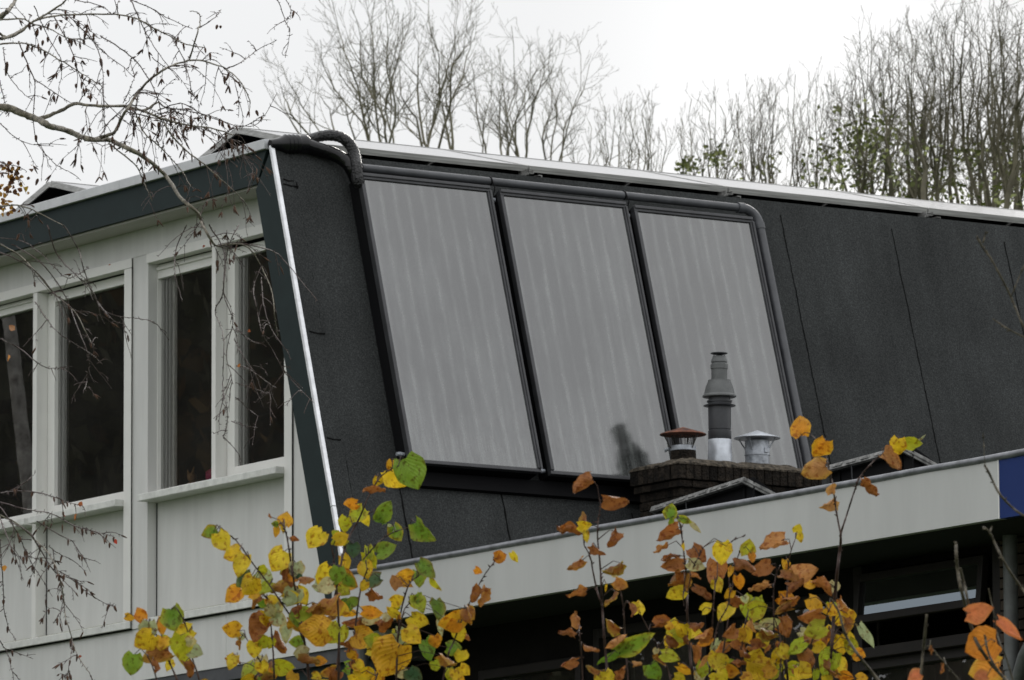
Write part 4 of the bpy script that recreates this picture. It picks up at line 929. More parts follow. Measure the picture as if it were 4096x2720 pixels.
TW = [
 # upper left
 ([(0, 270), (100, 240), (240, 145), (430, 30), (470, -20)], 34, 'a', 5), ([(0, 235), (60, 260), (150, 220), (240, 145), (400, 110), (600, 100), (800, 100), (950, 130), (1060, 190), (1180, 250), (1300, 310), (1430, 330)], 24, 'a', 16),
 ([(0, 120), (40, 90), (90, 30), (120, -20)], 60, 'a', 2), ([(0, 310), (150, 300), (280, 340), (450, 440), (600, 530), (720, 610)], 18, 'a', 12), ([(0, 140), (150, 130), (240, 170), (350, 200), (480, 270), (640, 270)], 18, 'a', 12),
 ([(130, 290), (180, 420), (240, 560), (240, 650), (245, 950), (370, 1130), (490, 1200)], 14, 'a', 6), ([(240, 550), (370, 640), (500, 720)], 11, 'a', 4), ([(700, 250), (870, 360), (1000, 490), (1100, 690), (1130, 860), (1130, 960), (1100, 1000)], 13, 'a', 4),
 ([(1110, 720), (1170, 750), (1300, 770), (1500, 820), (1600, 870)], 15, 'a', 12), ([(890, 780), (980, 800), (1200, 850), (1350, 880), (1500, 930)], 15, 'a', 10), ([(1140, 850), (1200, 950), (1300, 1050), (1450, 1170), (1560, 1270), (1700, 1400)], 20, 'a', 10),
 ([(940, 780), (1010, 930), (1110, 1020), (1250, 1170), (1330, 1300)], 16, 'a', 6), ([(760, 1000), (940, 1150), (1000, 1260), (1060, 1400)], 16, 'a', 3), ([(1000, 775), (1110, 710)], 34, 'a', 1), ([(1100, 770), (1260, 720), (1400, 790), (1560, 850), (1700, 880), (1840, 800)], 13, 'a', 8),
 ([(700, 950), (760, 850), (870, 740), (930, 660), (1000, 640), (1200, 660)], 12, 'a', 6), ([(590, 170), (700, 400), (720, 600), (730, 880)], 11, 'a', 7), ([(470, 100), (550, 180), (690, 330), (800, 430)], 12, 'a', 6), ([(380, 120), (500, 350), (560, 540), (620, 640)], 12, 'a', 8),
 ([(1320, 420), (1380, 220), (1395, 140), (1380, 90), (1320, 75)], 16, 'a', 2), ([(1395, 190), (1500, 120), (1540, 65)], 11, 'a', 1), ([(1580, 480), (1700, 420), (1790, 350), (1930, 280)], 14, 'a', 3), ([(1520, 470), (1570, 560), (1600, 650)], 8, 'a', 1),
 ([(1620, 520), (1660, 680), (1660, 820)], 8, 'a', 2), ([(1290, 440), (1330, 600), (1330, 720)], 9, 'a', 2), ([(910, 0), (990, 170), (1030, 250), (1110, 380), (1250, 560)], 12, 'a', 6), ([(520, 0), (700, 40), (790, 95), (830, 0)], 12, 'a', 3),
 ([(870, -20), (1060, 60), (1180, 130), (1340, 200)], 11, 'a', 5), ([(1930, -10), (1990, 150), (2020, 220), (1990, 390)], 9, 'a', 3), ([(1990, -10), (2030, 80), (2000, 140)], 8, 'a', 1), ([(0, 860), (100, 950), (200, 1000), (370, 1020)], 9, 'a', 4), ([(0, 560), (30, 700), (60, 800)], 9, 'a', 2),
 ([(240, 40), (330, 250), (420, 400), (430, 470)], 10, 'a', 5), ([(1190, 250), (1250, 350), (1290, 440), (1300, 560)], 10, 'a', 3), ([(1060, 400), (1180, 480), (1340, 470), (1500, 600)], 9, 'a', 3), ([(860, 720), (930, 560), (950, 500)], 9, 'a', 1), ([(20, 330), (50, 500), (130, 620), (230, 700)], 10, 'a', 3),
 ([(1560, 940), (1640, 880), (1800, 860), (1930, 650)], 10, 'a', 3), ([(1500, 930), (1620, 1010), (1720, 1100), (1800, 1260)], 11, 'a', 8), ([(1400, 880), (1560, 960), (1680, 990), (1740, 1080)], 11, 'a', 8), ([(0, 1130), (60, 1150), (130, 1160), (190, 1200)], 11, 'a', 3), ([(0, 1440), (120, 1430), (260, 1480), (440, 1568)], 20, 'a', 7),
 # middle (over windows)
 ([(0, 120), (150, 215), (330, 420), (480, 560), (560, 720), (590, 750)], 17, 'b', 8), ([(0, 170), (200, 270), (380, 470), (540, 570)], 15, 'b', 8), ([(70, 120), (250, 230), (400, 430), (470, 600), (545, 790), (555, 850), (545, 980), (525, 1040)], 12, 'b', 8),
 ([(300, 0), (350, 170), (450, 290), (560, 390), (640, 520), (720, 600), (780, 620)], 13, 'b', 5), ([(400, 0), (490, 150), (520, 260), (600, 470), (700, 560), (900, 590), (970, 610)], 12, 'b', 6), ([(220, 480), (330, 640), (430, 720), (560, 800), (640, 870)], 10, 'b', 4),
 ([(0, 710), (130, 780), (230, 860), (300, 895), (420, 895)], 13, 'b', 6), ([(1170, 0), (1100, 170), (1100, 320), (1140, 470)], 10, 'b', 2), ([(1270, 0), (1350, 125), (1420, 120), (1540, 130), (1620, 230), (1700, 400), (1720, 560), (1740, 700)], 19, 'b', 10),
 ([(1350, 130), (1480, 110), (1700, 160), (1790, 230), (1880, 340), (1990, 470)], 14, 'b', 7), ([(1310, 0), (1400, 150), (1410, 300), (1390, 450), (1350, 540), (1400, 700), (1400, 900), (1400, 1050), (1430, 1200), (1400, 1340)], 13, 'b', 7),
 ([(1500, 0), (1430, 140), (1400, 420), (1460, 600), (1420, 800), (1460, 1000)], 12, 'b', 8), ([(1610, 300), (1590, 400), (1620, 580), (1650, 690), (1720, 800), (1790, 930), (1960, 1110)], 12, 'b', 7), ([(1640, 330), (1650, 480), (1700, 650), (1810, 800)], 12, 'b', 8),
 ([(1480, 640), (1550, 710), (1640, 740), (1750, 660)], 10, 'b', 3), ([(1480, 880), (1560, 900), (1640, 960), (1730, 1020)], 10, 'b', 4), ([(1480, 990), (1600, 1030), (1690, 1055)], 9, 'b', 3), ([(1470, 720), (1530, 830), (1600, 920)], 9, 'b', 3), ([(1480, 1080), (1540, 1140), (1620, 1200)], 9, 'b', 2),
 ([(1450, 1230), (1520, 1255), (1610, 1270)], 9, 'b', 1), ([(0, 80), (140, 100), (260, 180), (420, 330), (560, 260)], 11, 'b', 5),
 # bottom left
 ([(0, 290), (150, 275), (330, 305), (480, 360), (560, 375)], 12, 'c', 6), ([(0, 350), (180, 400), (350, 430), (480, 500), (600, 540), (700, 565), (775, 590)], 13, 'c', 10), ([(0, 440), (120, 500), (230, 600), (330, 700), (400, 850), (430, 1000), (440, 1120), (480, 1250), (520, 1380), (600, 1500), (640, 1580)], 17, 'c', 16),
 ([(60, 480), (200, 560), (300, 720), (380, 830), (500, 880), (600, 970), (700, 1030), (780, 1055)], 13, 'c', 10), ([(0, 600), (20, 900), (40, 1150), (110, 1290)], 10, 'c', 5), ([(250, 480), (400, 570), (490, 620), (530, 700), (580, 750)], 11, 'c', 5), ([(120, 260), (180, 210), (240, 150)], 13, 'c', 0),
 ([(0, 450), (100, 700), (200, 720), (330, 760)], 12, 'c', 10), ([(330, 650), (400, 700), (470, 730)], 9, 'c', 3), ([(430, 1060), (390, 1120), (360, 1170)], 9, 'c', 2), ([(490, 1290), (460, 1500), (440, 1540)], 9, 'c', 4), ([(0, 1290), (60, 1400), (90, 1552)], 10, 'c', 3), ([(0, 380), (120, 560), (170, 680), (260, 840)], 12, 'c', 9),
]
CONV = {'a': za, 'b': zb_, 'c': zc}
for pts, w10, kx, n in TW:
    r0 = w10*.5*.1*PXM*1.05
    q, P, _ = branch(CONV[kx](pts), r0, max(.0010, r0*.4), mb=bt_br if w10 > 15 else bt_tw, n=5 if w10 > 15 else 4)
    buds(P, .03); spawn(P, max(1, int(n*.75)), .12 if kx != 'c' else .10, {'a': .15, 'b': .08, 'c': .30}[kx], a=.15)
    if kx == 'c' or (kx == 'a' and n > 7):
        for _ in range(n//2): catkin(P[rnd.randrange(len(P)//4, len(P))], rnd.uniform(.016, .028), rnd.uniform(.0035, .0055))
for (x, y, L) in ((50, 480, 100), (255, 235, 50), (300, 300, 40), (335, 275, 40), (395, 185, 40), (415, 280, 60), (425, 470, 50), (545, 165, 45), (605, 240, 70), (530, 600, 35), (340, 650, 35), (372, 690, 50), (250, 965, 50), (265, 1270, 50), (700, 440, 70), (750, 510, 50), (1115, 270, 45), (1515, 190, 35), (1537, 188, 22), (1565, 560, 60), (1785, 790, 45), (1108, 875, 50), (1335, 870, 80), (160, 380, 40), (190, 335, 30), (465, 130, 30), (500, 300, 50)):
    q = za([(x, y-L/2)])[0]; catkin(U(*q, 24), L*.1435*PXM, .0046*(1+L/200))
def leaf_small(x, y, s, c, D=24):
    p = U(x, y, D); a = V((rnd.gauss(0, 1), rnd.gauss(0, 1), rnd.gauss(0, 1)-.5)).normalized(); b = (-fw+V((rnd.gauss(0, .5), rnd.gauss(0, .5), rnd.gauss(0, .3)))).cross(a).normalized()*s*.42; a = a*s; nn = a.cross(b).normalized()*s*.18
    i = len(bt_lf.v); bt_lf.v += [tuple(q) for q in (p, p+a*.3+b+nn, p+a*.7+b*.7+nn, p+a, p+a*.7-b*.7+nn, p+a*.3-b+nn, p+a*.5)]; bt_lf.c += [c]*7
    bt_lf.f += [(i, i+1, i+6), (i+1, i+2, i+6), (i+2, i+3, i+6), (i+3, i+4, i+6), (i+4, i+5, i+6), (i+5, i, i+6)]
for k in range(95): leaf_small(max(-4, rnd.gauss(9, 9)), rnd.choice((rnd.gauss(168, 5), rnd.gauss(185, 5), rnd.gauss(203, 6))), rnd.uniform(.012, .024), rnd.choice(((.16, .07, .03), (.10, .05, .03), (.4, .22, .05))))
for (x, y, s, c) in ((15, 330, .03, (.42, .22, .12)), (7.5, 361, .032, (.5, .2, .03)), (237, 366, .02, (.45, .16, .03)), (80, 507, .024, (.38, .12, .04)), (77, 514, .032, (.42, .15, .04)), (115, 539, .022, (.45, .06, .03)), (5, 565, .026, (.55, .25, .04)), (82, 656, .02, (.3, .08, .04)), (22, 183, .02, (.6, .4, .05)), (4, 211, .026, (.6, .35, .05)), (27, 191, .026, (.6, .42, .05)), (66, 516, .02, (.25, .08, .05)), (203, 245, .015, (.3, .07, .03)), (110, 265, .012, (.35, .1, .04)), (248, 330, .016, (.3, .09, .03))):
    leaf_small(x, y, s*.9, c)
bt_tr.build('trunk', M['birchw'], BT, smooth=True); bt_br.build('branches', M['birchb'], BT, smooth=True); bt_tw.build('twigs', M['birch'], BT); tag(bt_ck.build('catkins', M['catkin'], BT, smooth=True), kind='stuff'); bt_lf.build('withered_leaves', M['leafq'], BT)

# ---- lime shrubs in front
DL = 20.0
COLS = {'g': [(.13, .24, .022), (.19, .31, .03)], 'y': [(.70, .47, .018), (.72, .54, .03)], 'o': [(.68, .27, .018), (.68, .36, .02)], 'b': [(.27, .095, .022), (.34, .13, .03)], 'p': [(.40, .46, .24), (.5, .45, .22)], 'h': [(.44, .44, .02), (.36, .42, .025)], 'c': [(.42, .17, .045), (.34, .13, .035), (.50, .24, .08), (.28, .11, .035)], 'd': [(.05, .11, .05), (.07, .13, .06)],
        'R': [(.62, .18, .07), (.66, .21, .08)], 'O': [(.68, .25, .03), (.70, .28, .04)]}
def leaf(mb, base, tipdir, nrm, L, c, curl, bend, wmul=1., asym=0, serr=.04):
    """heart shaped leaf; base point, unit tip direction, unit normal"""
    t = V(tipdir).normalized(); n = (V(nrm)-t*V(nrm).dot(t)).normalized(); s = t.cross(n)
    NU, NV = 10, 8; i0 = len(mb.v); base = V(base)
    alt = rnd.choice(COLS[rnd.choice('bbyoh')]); edge = rnd.uniform(.0, .9); ph = rnd.uniform(0, 9)
    for a in range(NU+1):
        u = a/NU
        w = .56*wmul*(math.sin(math.pi*min(1, (u*.93+.07))**.70)**.62 if u < 1 else 0)*(1-.30*max(0, u-.62)/.38)
        w = .54*wmul*((1-(2*min(u, .80)/.80-1)**2*.55 if u < .40 else 1)**1*(1 if u < .40 else max(0, 1-((u-.40)/.60)**1.75)))
        if u == 0: w = .30*wmul
        for b in range(NV+1):
            v = b/NV*2-1; ww = w*(1+serr*1.6*mn.noise(V((a*1.7+ph, b*.9, ph)))*(abs(v) > .7)+serr*.5*math.sin(a*5.1+b*7.7+ph)*(abs(v) > .9)+asym*v*.3)
            x = v*ww; y = u-.15*(abs(v)**1.4)*(1-u)*(1 if u < .5 else .6) + .02*math.sin(v*9+ph)*(1-u)
            K = 1.9*curl if abs(curl) > 1e-3 else 1e-3
            K *= .6+.8*u; z = (1-math.cos(K*x))/K; x = math.sin(K*x)/K
            z += -bend*u*u+.03*math.sin(u*7+ph+v*3)+(.03+.035*abs(curl))*mn.noise(V((u*3.5+ph, v*2.2, ph*2)))*2.4
            x += .03*abs(curl)*mn.noise(V((u*4, v*3+ph, 7)))
            mb.v.append(tuple(base+t*(y*L)+s*(x*L)+n*(z*L)))
            e = max(abs(v)**3, u**4)*edge*(.6+.6*mn.noise(V((a*.7+ph, b*.9, ph)))); e = max(0, min(.9, e)); j = .88+.24*mn.noise(V((a*.5, b*.5, ph+4)))+.06
            mb.c.append(tuple(max(0, min(1, (c[k]*(1-e)+alt[k]*1.1*e)*j)) for k in range(3))); mb.uv[len(mb.v)-1] = (u, v)
    for a in range(NU):
        for b in range(NV): q = i0+a*(NV+1)+b; mb.f.append((q, q+1, q+NV+2, q+NV+1))
def nearest(segs, P):
    best = None
    for S in segs:
        for i in range(len(S)):
            d = (S[i]-P).length
            if best is None or d < best[0]: best = (d, S[i])
    return best
def shrub(label, stems, leaves, D, leafm='leaf', stemm='stem', group='lime saplings in front of the annex', extra=0, box=None, name='lime_sapling', r=1.):
    lx = sum(s[0][-1][0] for s in stems)/len(stems)
    bs = U(lx, 700, D); bs = V((bs.x, bs.y, 0)); t = thing(name, bs, label, 'sapling', group)
    sb, lb = MB(), MB(); segs = []; pr_ = rnd.random()*99
    for si, (pts, w0, w1) in enumerate(stems):
        q = cr(pts, 6)[::-1] if pts[0][1] < pts[-1][1] else cr(pts, 6)
        off = rnd.uniform(-.25, .25); P = [U(x, y, D+off+.1*mn.noise(V((si*3.1+pr_, i*.2, 0)))) for i, (x, y) in enumerate(q)]
        k = len(P); g_ = D/F
        RR = [(w0+(w1-w0)*i/(k-1))*.5*g_*(1+.12*rnd.uniform(-1, 1)) for i in range(k)]
        if pts and max(p[1] for p in pts) > 672:          # runs on down to the ground
            f0 = P[0]; low = V((bs.x*.65+f0.x*.35, bs.y*.65+f0.y*.35, 0)); P = [low, low.lerp(f0, .5)+V((rnd.uniform(-.1, .1), rnd.uniform(-.1, .1), 0))]+P; RR = [RR[0]*2.2, RR[0]*1.5]+RR
        sb.tube(P, RR, 6, True); segs.append(P)
        for i in range(3, len(P)-1):
            if rnd.random() < .4:
                d = ((P[i+1]-P[i]).normalized()+V((rnd.gauss(0, .6), rnd.gauss(0, .6), rnd.gauss(0, .6)))).normalized(); sb.tube([P[i], P[i]+d*.010], [.0028, .0012], 5)
    scr = []
    for S in segs:
        for i in range(len(S)-1):
            for f_ in (0, .25, .5, .75):
                q = S[i].lerp(S[i+1], f_); e_ = q-CAM; zz = e_.dot(fw); scr.append((512+F*e_.dot(r2)/zz, 340-F*e_.dot(u2)/zz, zz, tuple(q)))
    leaves = list(leaves)
    low = [q for q in scr if 575 < q[1] < 690 and -5 < q[0] < 1030]
    for _ in range(extra if low else 0):
        q = rnd.choice(low); leaves.append((q[0]+rnd.gauss(0, 9), q[1]+rnd.gauss(0, 7), rnd.uniform(10, 19), rnd.choice('yyyohhgpccb')))
    for (x, y, s, ch, *o) in leaves:
        L = s*D/F*rnd.uniform(.98, 1.14); c = V(rnd.choice(COLS[ch])); c = c*rnd.uniform(.85, 1.12)
        nb = min((((x-qx)**2+(y-qy)**2), qp) for qx, qy, qd, qp in scr); st = V(nb[1]); ds = (st-CAM).dot(fw); Pc = U(x, y, ds+rnd.uniform(-.09, .09))
        dl = (Pc-st); dl2 = r2*dl.dot(r2)+u2*dl.dot(u2)
        ang = math.atan2(dl2.dot(u2), dl2.dot(r2)) if dl2.length > .01 else -math.pi/2
        if o and o[0] is not None: ang = R(o[0])
        else: ang = ang*.45+(-math.pi/2+(.5 if math.cos(ang) > 0 else -.5))*.55+rnd.gauss(0, .45) if math.sin(ang) < .3 else ang+rnd.gauss(0, .5)
        tip = (r2*math.cos(ang)+u2*math.sin(ang)+fw*rnd.uniform(-.35, .35)).normalized()
        if ch in 'bc': nrm = (-fw*.5+r2*rnd.gauss(0, .8)+u2*rnd.gauss(0, .8)).normalized(); curl, bend, wm = rnd.choice((-1, 1))*rnd.uniform(.9, 2.5), rnd.uniform(-.5, .5), rnd.uniform(.95, 1.2); L *= rnd.uniform(.9, 1.1); srr = .13
        else: nrm = (-fw+r2*rnd.gauss(0, .42)+u2*rnd.gauss(0, .42)).normalized(); curl, bend, wm = rnd.uniform(-.6, .9), rnd.uniform(-.2, .35), rnd.uniform(.86, 1.08); srr = .06
        if len(o) > 1: wm = o[1]*(1.35 if ch in 'bc' else 1)
        base = Pc-tip*L*.45
        leaf(lb, base, tip, nrm, L, c, curl, bend, wm, rnd.uniform(-.5, .5), srr)
        if (base-st).length < .17:
            mid = base.lerp(st, .45)+V((0, 0, .012))-tip*.006; sb.tube([st, mid, base, base+tip*L*.12], [.0017, .0012, .0013, .0008], 4, False)
    sb.build('stems', M[stemm], t, smooth=True); lb.build('foliage', M[leafm], t, smooth=True)
    return t
zG = lambda x, y: (100+x*.1547, 437.5+y*.1547)
zH = lambda x, y: (275+x*.1626, 425+y*.1626)
zI = lambda x, y: (525+x*.1308, 475+y*.1308)
zJ = lambda x, y: (750+x*.1307, 475+y*.1307)
zK = lambda x, y: (775+x*.1435, 375+y*.1435)
def conv(f, pts): return [f(*p) for p in pts]
def lv(f, k, lst): return [(*f(a[0], a[1]), a[2]*k, a[3], *a[4:]) for a in lst]
kG, kH, kI, kK = .1547, .1626, .1308, .1435
S_left = [(conv(zG, [(560, 1720), (470, 1500), (400, 1350), (340, 1240), (250, 1175)]), 2.6, 1.1), (conv(zG, [(680, 1720), (640, 1560), (590, 1400), (560, 1230), (500, 1105)]), 2.2, 1.0), (conv(zG, [(390, 1720), (370, 1580), (335, 1470), (300, 1400)]), 1.8, 1.0)]
L_left = lv(zG, kG, [(262, 1140, 95, 'o'), (190, 1165, 60, 'o'), (485, 1175, 150, 'g', -70), (400, 1220, 110, 'o', -90, .6), (285, 1310, 145, 'y', 215), (365, 1400, 175, 'c', 200), (515, 1350, 150, 'h', -95), (610, 1380, 110, 'p', -20), (215, 1460, 130, 'g', -100), (430, 1320, 90, 'h'), (560, 1500, 105, 'b', -80), (440, 1470, 85, 'y'), (345, 1480, 80, 'b'), (590, 1320, 70, 'p'), (540, 1430, 90, 'h'), (395, 1330, 90, 'o')])
shrub('small lime sapling at lower left before the pale wall, with one big green leaf', S_left, L_left, 19.6, extra=5)
S_mid = [(conv(zG, [(1360, 1720), (1340, 1450), (1310, 1250), (1265, 1000), (1240, 850), (1215, 680), (1195, 590)]), 3.2, 1.2), (conv(zG, [(1310, 1300), (1270, 1210), (1180, 1080), (1100, 960), (1000, 830), (900, 690), (850, 640), (780, 597)]), 2.0, .9),
         (conv(zG, [(1540, 1700), (1545, 1250), (1525, 900), (1512, 790)]), 2.6, 1.2), (conv(zG, [(1130, 1720), (1120, 1400), (1090, 1080), (1060, 1020)]), 2.0, 1.0), (conv(zG, [(1075, 1720), (1050, 1500), (1010, 1400), (940, 1290)]), 1.8, .9), (conv(zG, [(1060, 1720), (1030, 1540), (980, 1470), (890, 1455)]), 1.6, .8)]
L_mid = lv(zG, kG, [(708, 615, 105, 'g', 200), (795, 670, 130, 'y', -60), (740, 640, 70, 'g'), (855, 745, 110, 'y', 200), (910, 825, 135, 'y', 250), (935, 925, 115, 'd', 215), (985, 940, 80, 'y'), (1065, 895, 105, 'p', -30), (1148, 790, 150, 'y', 230), (865, 1020, 115, 'o', 215), (1075, 970, 110, 'h'), (1185, 1020, 150, 'c', 200, 1.0), (1200, 525, 95, 'o', 80), (1137, 610, 75, 'o', -100, .6), (1185, 580, 70, 'y', -90, .5), (1130, 560, 45, 'g'), (1100, 505, 35, 'b'), (1255, 665, 60, 'b', -10), (1250, 900, 85, 'o'), (1330, 910, 100, 'c', 20, .6), (1295, 905, 50, 'd'),
 (1400, 650, 125, 'y', 225), (1445, 880, 135, 'y', 235, .8), (1455, 960, 120, 'p', 190), (1520, 620, 50, 'h'), (1560, 650, 90, 'y'), (1465, 1045, 165, 'c', 190, .9), (1375, 1100, 120, 'b', 200), (1385, 1235, 190, 'o', 180, 1.0), (1035, 1235, 165, 'c', 240), (1080, 1180, 95, 'y'), (850, 1240, 110, 'o', 170), (915, 1285, 60, 'p'), (910, 1335, 75, 'b', -90), (1200, 1260, 110, 'p'), (1150, 1330, 120, 'b'), (1190, 1480, 120, 'h'), (848, 1445, 90, 'y', 240), (960, 1500, 120, 'h'), (1060, 1480, 140, 'b', 200), (1130, 1120, 110, 'p'), (1010, 1060, 90, 'b', 215, .7), (1000, 1010, 80, 'o'), (1270, 1320, 90, 'g'), (1330, 1150, 110, 'h'), (1100, 1330, 70, 'h'), (1330, 1470, 120, 'c'), (1430, 1450, 80, 'o'), (1400, 1550, 60, 'y'), (1240, 1560, 90, 'o'), (950, 1570, 100, 'y'), (1090, 1570, 90, 'c'), (1300, 1400, 110, 'p'), (1160, 1170, 100, 'p'), (1230, 1210, 60, 'o'), (1180, 870, 40, 'h'), (1050, 850, 60, 'h'), (1290, 1010, 60, 'p')])
shrub('lime sapling before the dark green verge board, one long leafy shoot arching left', S_mid, L_mid, 20.0, extra=26)
S_mid2 = [(conv(zH, [(330, 1720), (350, 1568), (390, 1400), (382, 1050), (370, 850)]), 2.6, 1.3), (conv(zH, [(455, 1720), (480, 1400), (505, 1150), (530, 1000), (570, 880)]), 2.6, 1.2), (conv(zH, [(370, 1050), (420, 790), (450, 700), (520, 570), (575, 440), (640, 330), (700, 280), (760, 250)]), 2.4, 1.0),
          (conv(zH, [(740, 1720), (755, 1330), (770, 1170), (820, 990), (885, 925)]), 2.4, 1.1), (conv(zH, [(750, 1350), (790, 1150), (830, 1095)]), 1.6, .9), (conv(zH, [(540, 830), (600, 760), (660, 700), (740, 655), (830, 628)]), 1.5, .9), (conv(zH, [(570, 1720), (640, 1500), (690, 1340)]), 1.8, 1.0), (conv(zH, [(560, 560), (640, 500)]), 1.2, .8)]
L_mid2 = lv(zH, kH, [(835, 295, 200, 'g', -65, .95), (745, 320, 150, 'y', -40, .9), (715, 250, 65, 'o'), (630, 350, 65, 'y'), (610, 410, 120, 'c', -10, .6), (465, 490, 90, 'o', 190), (505, 555, 110, 'h', 220), (555, 575, 110, 'y', -70, .6), (675, 530, 130, 'g', 60, .8), (655, 580, 80, 'g'), (708, 628, 40, 'p'), (750, 665, 100, 'g', -60), (910, 655, 150, 'g', -50, .9), (435, 610, 90, 'h', -100), (685, 770, 130, 'g', 20, .85), (245, 700, 120, 'y', 235), (370, 670, 50, 'h'), (390, 710, 90, 'h', 200), (480, 770, 90, 'd'), (430, 850, 105, 'y'), (590, 830, 120, 'h', -60, .7), (580, 790, 90, 'h', -80, .6), (560, 890, 100, 'y'), (590, 960, 130, 'd', 200, .75), (440, 970, 150, 'o', -20), (300, 910, 120, 'y', 235, .8), (300, 985, 110, 'p', -20), (790, 970, 110, 'o', -30, .5), (925, 890, 120, 'g', -50, .8), (980, 980, 90, 'h', -60, .45), (1265, 1040, 115, 'b', 230), (1250, 895, 50, 'o'), (1385, 810, 70, 'o', 0), (1470, 815, 75, 'y', -60, .6), (1200, 1165, 95, 'b', -50),
 (750, 1075, 75, 'y'), (735, 1130, 70, 'h', 200, .5), (885, 1100, 125, 'h', -65, .75), (995, 1135, 130, 'g', -85, .85), (885, 1205, 110, 'y', -30), (1090, 1215, 140, 'o', 200), (1015, 1230, 110, 'p', -100, .5), (850, 1290, 125, 'y', -50, .95), (765, 1330, 120, 'h'), (715, 1440, 210, 'o', 240, 1.05), (950, 1375, 120, 'g'), (990, 1330, 80, 'o'), (1100, 1370, 90, 'g'), (1060, 1440, 115, 'b'), (1140, 1425, 75, 'y'), (1165, 1510, 80, 'y'), (985, 1480, 65, 'h'), (860, 1540, 115, 'd'), (500, 1490, 100, 'c'), (560, 1310, 150, 'o', -20), (620, 1040, 105, 'b', -30), (600, 1150, 120, 'o', -10, .6), (480, 1215, 130, 'c', 190, .6), (590, 1200, 130, 'p', -30), (430, 1120, 100, 'g', 215), (460, 1150, 90, 'o'), (250, 1250, 150, 'o', 190), (400, 1295, 120, 'h'), (1080, 1530, 80, 'h', -80), (1130, 1555, 80, 'o'), (640, 1560, 80, 'o'), (790, 1530, 80, 'p'), (1130, 1290, 90, 'y'), (1165, 1310, 70, 'b'), (470, 1420, 80, 'c'), (520, 1560, 110, 'y'), (330, 1520, 100, 'b'), (690, 1180, 60, 'p')])
shrub('tallest lime sapling left of centre, topped by a large green heart shaped leaf', S_mid2, L_mid2, 20.4, extra=28)
S_c = [(conv(zH, [(1010, 1700), (1060, 1430), (1100, 1330), (1160, 1170), (1240, 1010), (1290, 920), (1350, 840)]), 2.0, .9)]
shrub('thin lone shoot with curled brown leaves in front of the pale fascia left of centre', S_c, lv(zH, kH, [(1390, 812, 75, 'o', 20), (1240, 1045, 110, 'b', 240, .8), (1200, 1170, 90, 'b', -60), (1090, 1240, 90, 'o'), (1110, 1540, 80, 'y')]), 20.1)
S_r1 = [(conv(zI, [(660, 1750), (640, 1600), (610, 1300), (590, 1000), (575, 700), (555, 480), (562, 330), (580, 250)]), 3.0, 1.1), (conv(zI, [(590, 1000), (555, 900), (520, 740), (500, 630), (450, 530)]), 2.0, 1.2), (conv(zI, [(450, 1750), (430, 1350), (412, 1180)]), 1.9, 1.1), (conv(zI, [(800, 1750), (765, 1250), (755, 1050), (735, 900)]), 1.9, 1.1)]
L_r1 = lv(zI, kI, [(445, 75, 165, 'c', 215, .8), (690, 208, 190, 'c', -5, .6), (455, 390, 95, 'y'), (475, 350, 120, 'b', 80), (335, 462, 150, 'b', 190, .8), (470, 470, 85, 'y', -90, .6), (670, 490, 150, 'b', 235, .8), (545, 585, 110, 'c', -50, .6), (390, 685, 130, 'c', 215, .6), (680, 715, 150, 'b', 215, .8), (735, 835, 125, 'c', -30, .7), (690, 765, 50, 'p'), (618, 862, 70, 'y', -95, .25), (405, 922, 150, 'b', 205, .5), (650, 935, 130, 'c', 220, .6), (850, 998, 65, 'y'), (815, 1030, 85, 'c'), (415, 1105, 130, 'c', 95, .8), (320, 1215, 120, 'c', 160, .6), (670, 1165, 130, 'b', 160, .8), (510, 1320, 130, 'c', -20, .5), (340, 1430, 125, 'c', 190, .5), (540, 1505, 145, 'c', 170, .5), (700, 1290, 150, 'c', 200, .7), (850, 1300, 270, 'g', 25, .5), (640, 1400, 180, 'g', 205, .5), (860, 1445, 65, 'c'), (640, 1550, 110, 'y'), (740, 1540, 110, 'c'), (560, 1560, 60, 'y')])
shrub('slim lime sapling centre right, curled brown leaves above one long green leaf', S_r1, L_r1, 19.8)
S_r2 = [(conv(zI, [(1310, 1750), (1290, 1600), (1265, 1400), (1240, 1050), (1240, 850), (1215, 600), (1190, 400), (1168, 335)]), 3.2, 1.1), (conv(zI, [(1140, 1700), (1110, 1550), (1060, 1400), (980, 1250), (870, 1040)]), 2.0, .9), (conv(zI, [(1390, 1720), (1415, 1450), (1430, 1200), (1450, 870), (1470, 780)]), 2.0, 1.1), (conv(zI, [(1250, 870), (1280, 720), (1330, 620), (1370, 545)]), 1.2, .8), (conv(zI, [(1230, 760), (1210, 900), (1215, 1000)]), 1.2, .8)]
